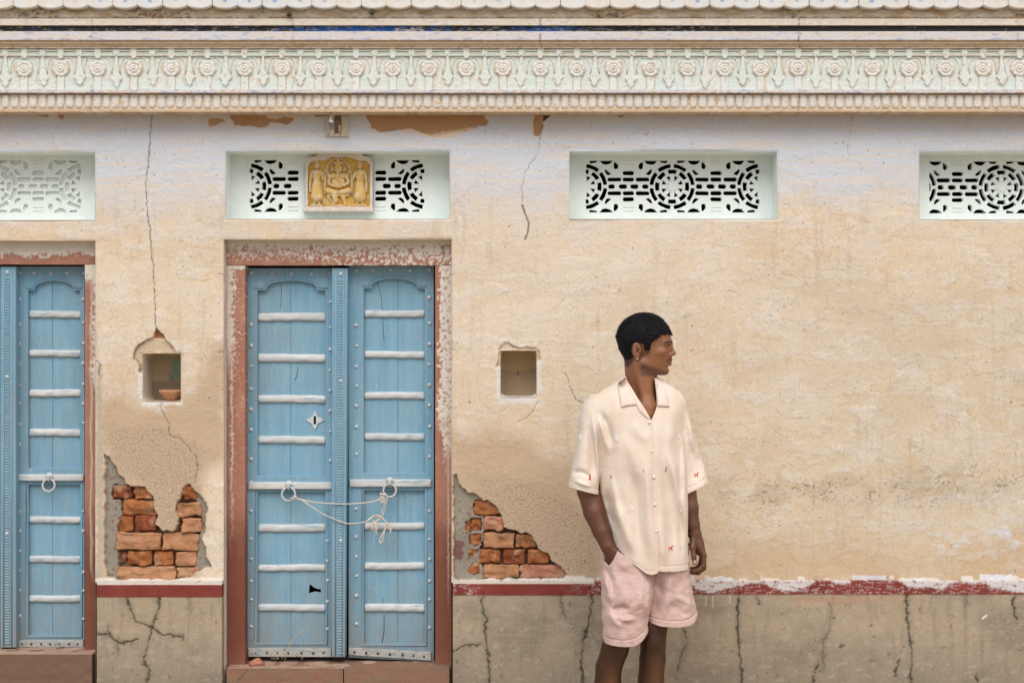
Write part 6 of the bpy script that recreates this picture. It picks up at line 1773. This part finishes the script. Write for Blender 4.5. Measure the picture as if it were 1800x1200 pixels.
def drape(name, poly, off, thick, mat, parent, step=2.0, bulge=0.0, fixed=None, edge=.0):
    """piece of cloth following the shirt: outline in px, thickened in metres"""
    pts = []
    for i in range(len(poly)):
        a, b_ = poly[i], poly[(i+1) % len(poly)]; n = max(1, int(math.hypot(b_[0]-a[0], b_[1]-a[1])/step))
        for k in range(n): pts.append((a[0]+(b_[0]-a[0])*k/n, a[1]+(b_[1]-a[1])*k/n))
    nb = len(pts); xs = [p[0] for p in pts]; ys = [p[1] for p in pts]
    gx, gy = np.meshgrid(np.arange(min(xs), max(xs), step), np.arange(min(ys), max(ys), step))
    gx = gx.ravel(); gy = gy.ravel(); s = sd_poly(gx, gy, poly); k = s < -step*.45
    pts += list(zip(gx[k], gy[k]))
    out = delaunay_2d_cdt([Vector(p) for p in pts], [(i, (i+1) % nb) for i in range(nb)], [], 1, 1e-5)
    vs, _, fs = out[0], out[1], out[2]
    sdv = sd_poly(np.array([v[0] for v in vs]), np.array([v[1] for v in vs]), poly)
    V3 = []; last = None; ys_ = []
    for v in vs:
        h, r = hit(v[0], v[1]); ys_.append((h, r))
    known = [h.y for h, r in ys_ if h is not None and (fixed is None or abs(h.y-fixed) < .05)]
    med = sorted(known)[len(known)//2] if known else YB-.08
    for (h, r), v, sdd in zip(ys_, vs, sdv):
        y = h.y if (h is not None and abs(h.y-med) < .045) else med
        o_ = off + bulge*min(1, max(0, -sdd/4))
        y -= o_
        t = (y+CAM_D)/r.y; V3.append(camv + r*t)
    n = len(V3)
    cen = [sum((P0 for P0 in [V3[i]]), Vector()) for i in range(0)]
    Vb = [p + Vector((0, thick, 0)) for p in V3]
    F3 = [tuple(f) for f in fs] + [tuple(n+i for i in f[::-1]) for f in fs]
    from collections import Counter
    ec = {}
    for f in fs:
        for a, b_ in zip(f, list(f[1:])+[f[0]]): ec[(a, b_)] = 1
    for (a, b_) in list(ec):
        if (b_, a) not in ec: F3.append((b_, a, n+a, n+b_))
    me = fixn(mesh_py(name, V3+Vb, F3, True))
    return part(name, me, mat, parent)
drape('collar', [(1098.5,659),(1086,674),(1088,692),(1092.7,715.5),(1106,712.5),(1118.5,711),(1111,694),(1104,676)], .0050, .0035, M['shirt'], shirt, bulge=.0025)
drape('collar', [(1150.5,664),(1157,667),(1166,677),(1171,692),(1176.5,714.8),(1165,714),(1154.5,713.5),(1153.5,690)], .0050, .0035, M['shirt'], shirt, bulge=.0025)
drape('lapel', [(1113,700),(1118.5,711),(1124,722),(1132,730),(1140.8,736.5),(1134.5,722),(1126,709),(1117,696)], .0035, .003, M['shirt'], shirt)
drape('lapel', [(1153.5,704),(1154,714),(1151,724),(1141.5,737),(1146,723),(1151,710)], .0035, .003, M['shirt'], shirt)
# stand of the collar round the back of the neck
V = []; F = []; na = 30
for i in range(na+1):
    a = D2R(205 + (335-205-360-0)*i/na) if False else D2R(-25 + 230*i/na)
    for j, (r_, zz) in enumerate(((.066, PZ(690, YB)), (.0625, PZ(672, YB)), (.060, PZ(660, YB)), (.0575, PZ(660, YB)), (.060, PZ(672, YB)), (.0635, PZ(690, YB)))):
        V.append((nx + r_*math.cos(a), ny + r_*math.sin(a), zz - .006*math.cos(a)*0))
for i in range(na):
    for j in range(6): F.append((i*6+j, i*6+(j+1) % 6, (i+1)*6+(j+1) % 6, (i+1)*6+j))
part('collar_stand', fixn(mesh_py('collar_stand', V, F, True)), M['shirt'], shirt)
for x, y in ((1141.2,742.5),(1146.6,792.8),(1149.7,839),(1151.3,886.7),(1153.8,933)):
    h, r = hit(x, y)
    if h: part('button', tube('button', [h+Vector((0, .001, 0)), h+Vector((0, -.0028, 0))], .0058, 16), M['shell'], shirt)
def motif(name, x, y, shape, mat, s=1.0):
    drape(name, [(x+a*s, y+b_*s) for a, b_ in shape], .0012, .0014, mat, shirt, step=1.5)
DOG = [(-4,-1),(-3,-4),(-2.2,-1.5),(1,-1.5),(2,-4.5),(3.2,-5.5),(3.4,-4.2),(5,-3.6),(4.6,-2.2),(3,-1.8),(3,1.2),(4,5),(2.6,5),(1.6,2),(-1.4,2),(-1.8,5),(-3.2,5),(-3,1)]
CAT = [(-1.2,-5.5),(-.4,-4.4),(.6,-5.6),(1.6,-4.2),(1.2,-2.4),(2,.5),(2.4,4),(1.6,5.6),(.4,5.6),(0,3.6),(-.6,5.6),(-2,5.6),(-1.6,3),(-1.8,0),(-1,-2.6),(-1.8,-4)]
BIRD = [(-1.6,-5),(.4,-5.6),(1.6,-3.6),(3,-1),(3.6,3),(3.2,5.6),(0,5.6),(-.6,3),(-1.6,-.5),(-3,-2.6)]
for x, y in ((1223.8,834),(1178.8,962.5)): motif('deer_motif', x, y, DOG, M['red_thread'], .92)
motif('deer_motif', 1036.8, 837.7, CAT, M['red_thread'], .95); motif('deer_motif', 1073.6, 836.8, CAT, M['red_thread'], .6)
for x, y, s in ((1081.9,771,.9),(1192,766,.85),(1111,893,.9),(1196,897,.8),(1018.5,768,.8)):
    motif('bird_motif', x, y, BIRD, M['white_thread'], s); motif('bird_eye', x-.8, y-3.4, [(-1,-.8),(1.2,-.8),(1.2,.6),(-1,.6)], M['grey_thread'], 1.0)
motif('leaf_motif', 1170.3, 824, [(1.5,-6),(2.6,-4.5),(1.4,-2),(2,1.5),(.2,5.5),(-1.8,5),(-1.2,0),(-.4,-3)], M['grey_thread'], .85)
motif('leaf_motif', 1131, 827, [(0,-5),(1,-2),(1.2,4),(.2,5),(-.6,0)], M['grey_thread'], .7)
del X, Y, Z, dx, dy, dz, u, v, w, d, cut

# shorts ------------------------------------------------------------------
hv2 = Vol((.24, -.60, PZ(1130, YB)), (.76, -.22, PZ(955, YB)), .0025)
sx, sy, sz = hv2.ax; spx = (900 + sx/KB)[:, None]; spy = (600-(sz-CAM_Z)/KB)[None, :]; pyr = spy[0]
PXg, PYg = np.broadcast_to(spx, (len(sx), len(sz))), np.broadcast_to(spy, (len(sx), len(sz)))
def legtube(rows, p=2.3):
    t = tab(rows); xl, xr, bd, yc2 = [t(pyr, j) for j in (1, 2, 3, 4)]
    cx = ((xl+xr)/2-900)*KB; aw = (xr-xl)/2*KB
    q = (((np.abs(sx[:, None]-cx[None, :])/aw[None, :])**p)[:, None, :] + ((np.abs(sy[:, None]-(YB+yc2)[None, :])/bd[None, :])**p)[None, :, :])**(1/p)
    return (q-1)*np.minimum(aw, bd)[None, None, :]
lL = legtube([(955,1062,1150,.100,.0),(980,1059.5,1151,.104,-.004),(1017,1056,1148,.106,-.016),(1045,1056.5,1145,.102,-.026),(1076,1059.5,1141,.096,-.034),(1106,1060,1137,.090,-.038),(1130,1059.5,1135,.088,-.040)])
lR = legtube([(955,1140,1212,.106,.012),(1000,1140,1212,.106,.012),(1022,1141,1214,.102,.010),(1050,1138,1219,.096,.008),(1070,1135,1223,.092,.006),(1095,1132,1225,.090,.004),(1130,1132,1226,.09,.004)])
def fold2(pts, amp, s):
    if s < 2:
        dl = d_line(PXg, PYg, pts); return amp*np.exp(-(dl/s)**2)
    return ridge(PXg, PYg, pts, amp*1.25, s)
rl2 = (fold2([(1062,985),(1070,1010),(1077,1040)], -.005, 6) + fold2([(1060,1000),(1066,1030),(1068,1055)], .005, 5) + fold2([(1118,985),(1124,1010),(1120,1045),(1108,1070)], .006, 9) + fold2([(1134,1000),(1136,1040),(1130,1080)], .006, 7)
       + fold2([(1068,1064),(1090,1056),(1106,1063)], -.008, 5) + fold2([(1072,1072),(1092,1076),(1116,1076)], .007, 5) + fold2([(1078,1080),(1098,1068),(1115,1076)], -.004, 4) + fold2([(1063,1060),(1078,1082),(1095,1092)], .004, 6)
       + fold2([(1085,985),(1094,1010),(1100,1035)], -.004, 9) + fold2([(1172,998),(1170,1030),(1160,1080)], .006, 8) + fold2([(1158,1000),(1157,1040),(1148,1085)], -.006, 8) + fold2([(1175,1040),(1195,1046),(1215,1058)], .003, 5)
       + fold2([(1166,1050),(1186,1062),(1204,1076)], -.003, 6) + fold2([(1200,1000),(1206,1040),(1212,1080)], .0035, 8)
       + fold2([(1062,1111),(1085,1113),(1100,1112.5),(1112,1109),(1124,1102),(1134,1093)], -.0018, 1.0) + fold2([(1138,1078),(1155,1081.5),(1175,1083.5),(1195,1083.5),(1210,1080),(1222,1072)], -.0018, 1.0)
       + fbm((PXg/40).ravel(), (PYg/50).ravel(), 831, 3).reshape(PXg.shape)*.005 + fbm((PXg/12).ravel(), (PYg/12).ravel(), 833, 3).reshape(PXg.shape)*.0012).astype(np.float32)
rl2 = rl2*1.7
lL = lL - rl2[:, None, :]; lR = lR - rl2[:, None, :]
rl2 = rl2
o_ = sminA(lL+.0, lR, .0015); sh = np.maximum(o_, -(o_+.011))
zc2 = lambda pts: PZ(np.interp(spx[:, 0], [p[0] for p in pts], [p[1] for p in pts]), YB)
hL = zc2([(1055,1122.5),(1085,1124.5),(1110,1124.5),(1122,1118),(1136,1105),(1146,1096)]); hR = zc2([(1125,1084),(1136,1088),(1156,1093),(1192,1095.5),(1210,1093),(1219,1088),(1226,1078)])
isL = lL < lR
sh = np.maximum(sh, np.where(isL, (hL[:, None]-sz[None, :])[:, None, :], (hR[:, None]-sz[None, :])[:, None, :]))
pk = sd_poly(PXg, PYg, [(1020,940),(1058,972),(1061,982),(1068,989.5),(1076,977),(1082.5,962),(1096,970),(1112,979),(1118,930)])*KB
sh = np.maximum(sh, -np.maximum(pk[:, None, :], (sy-YB+.0)[None, :, None])).astype(np.float32)
V, F = surfnet(sh, hv2.lo, hv2.h)
shorts = link('shorts', mesh_np('shorts', V, F), M['shorts'], per)
# sandals, below the picture
for x, y, dx_ in ((1072, .010, -.02), (1151, .035, .03)):
    a = B(x, 1322, y); pts = []
    ol = [(-.035,.065),(.035,.065),(.040,-.02),(.050,-.12),(.046,-.20),(.020,-.235),(-.015,-.235),(-.040,-.20),(-.042,-.12),(-.036,-.02)]
    me = prism('sandal', [(a[0]+p[0]+dx_*max(0, -p[1])*5, p[1]) for p in ol], 0, .02)
    co = [Vector((v.co.x, a[1]+v.co.z, .001+v.co.y)) for v in me.vertices]
    for v, c_ in zip(me.vertices, co): v.co = c_
    strap = tube('strap', [Vector((a[0]+dx_*.5+.050*math.cos(t), a[1]-.10, .02+.058*math.sin(t))) for t in [math.pi*i/14 for i in range(15)]], .006, 8)
    link('sandal', join_meshes('sandal', [fixn(me), strap]), M['leather'], per)
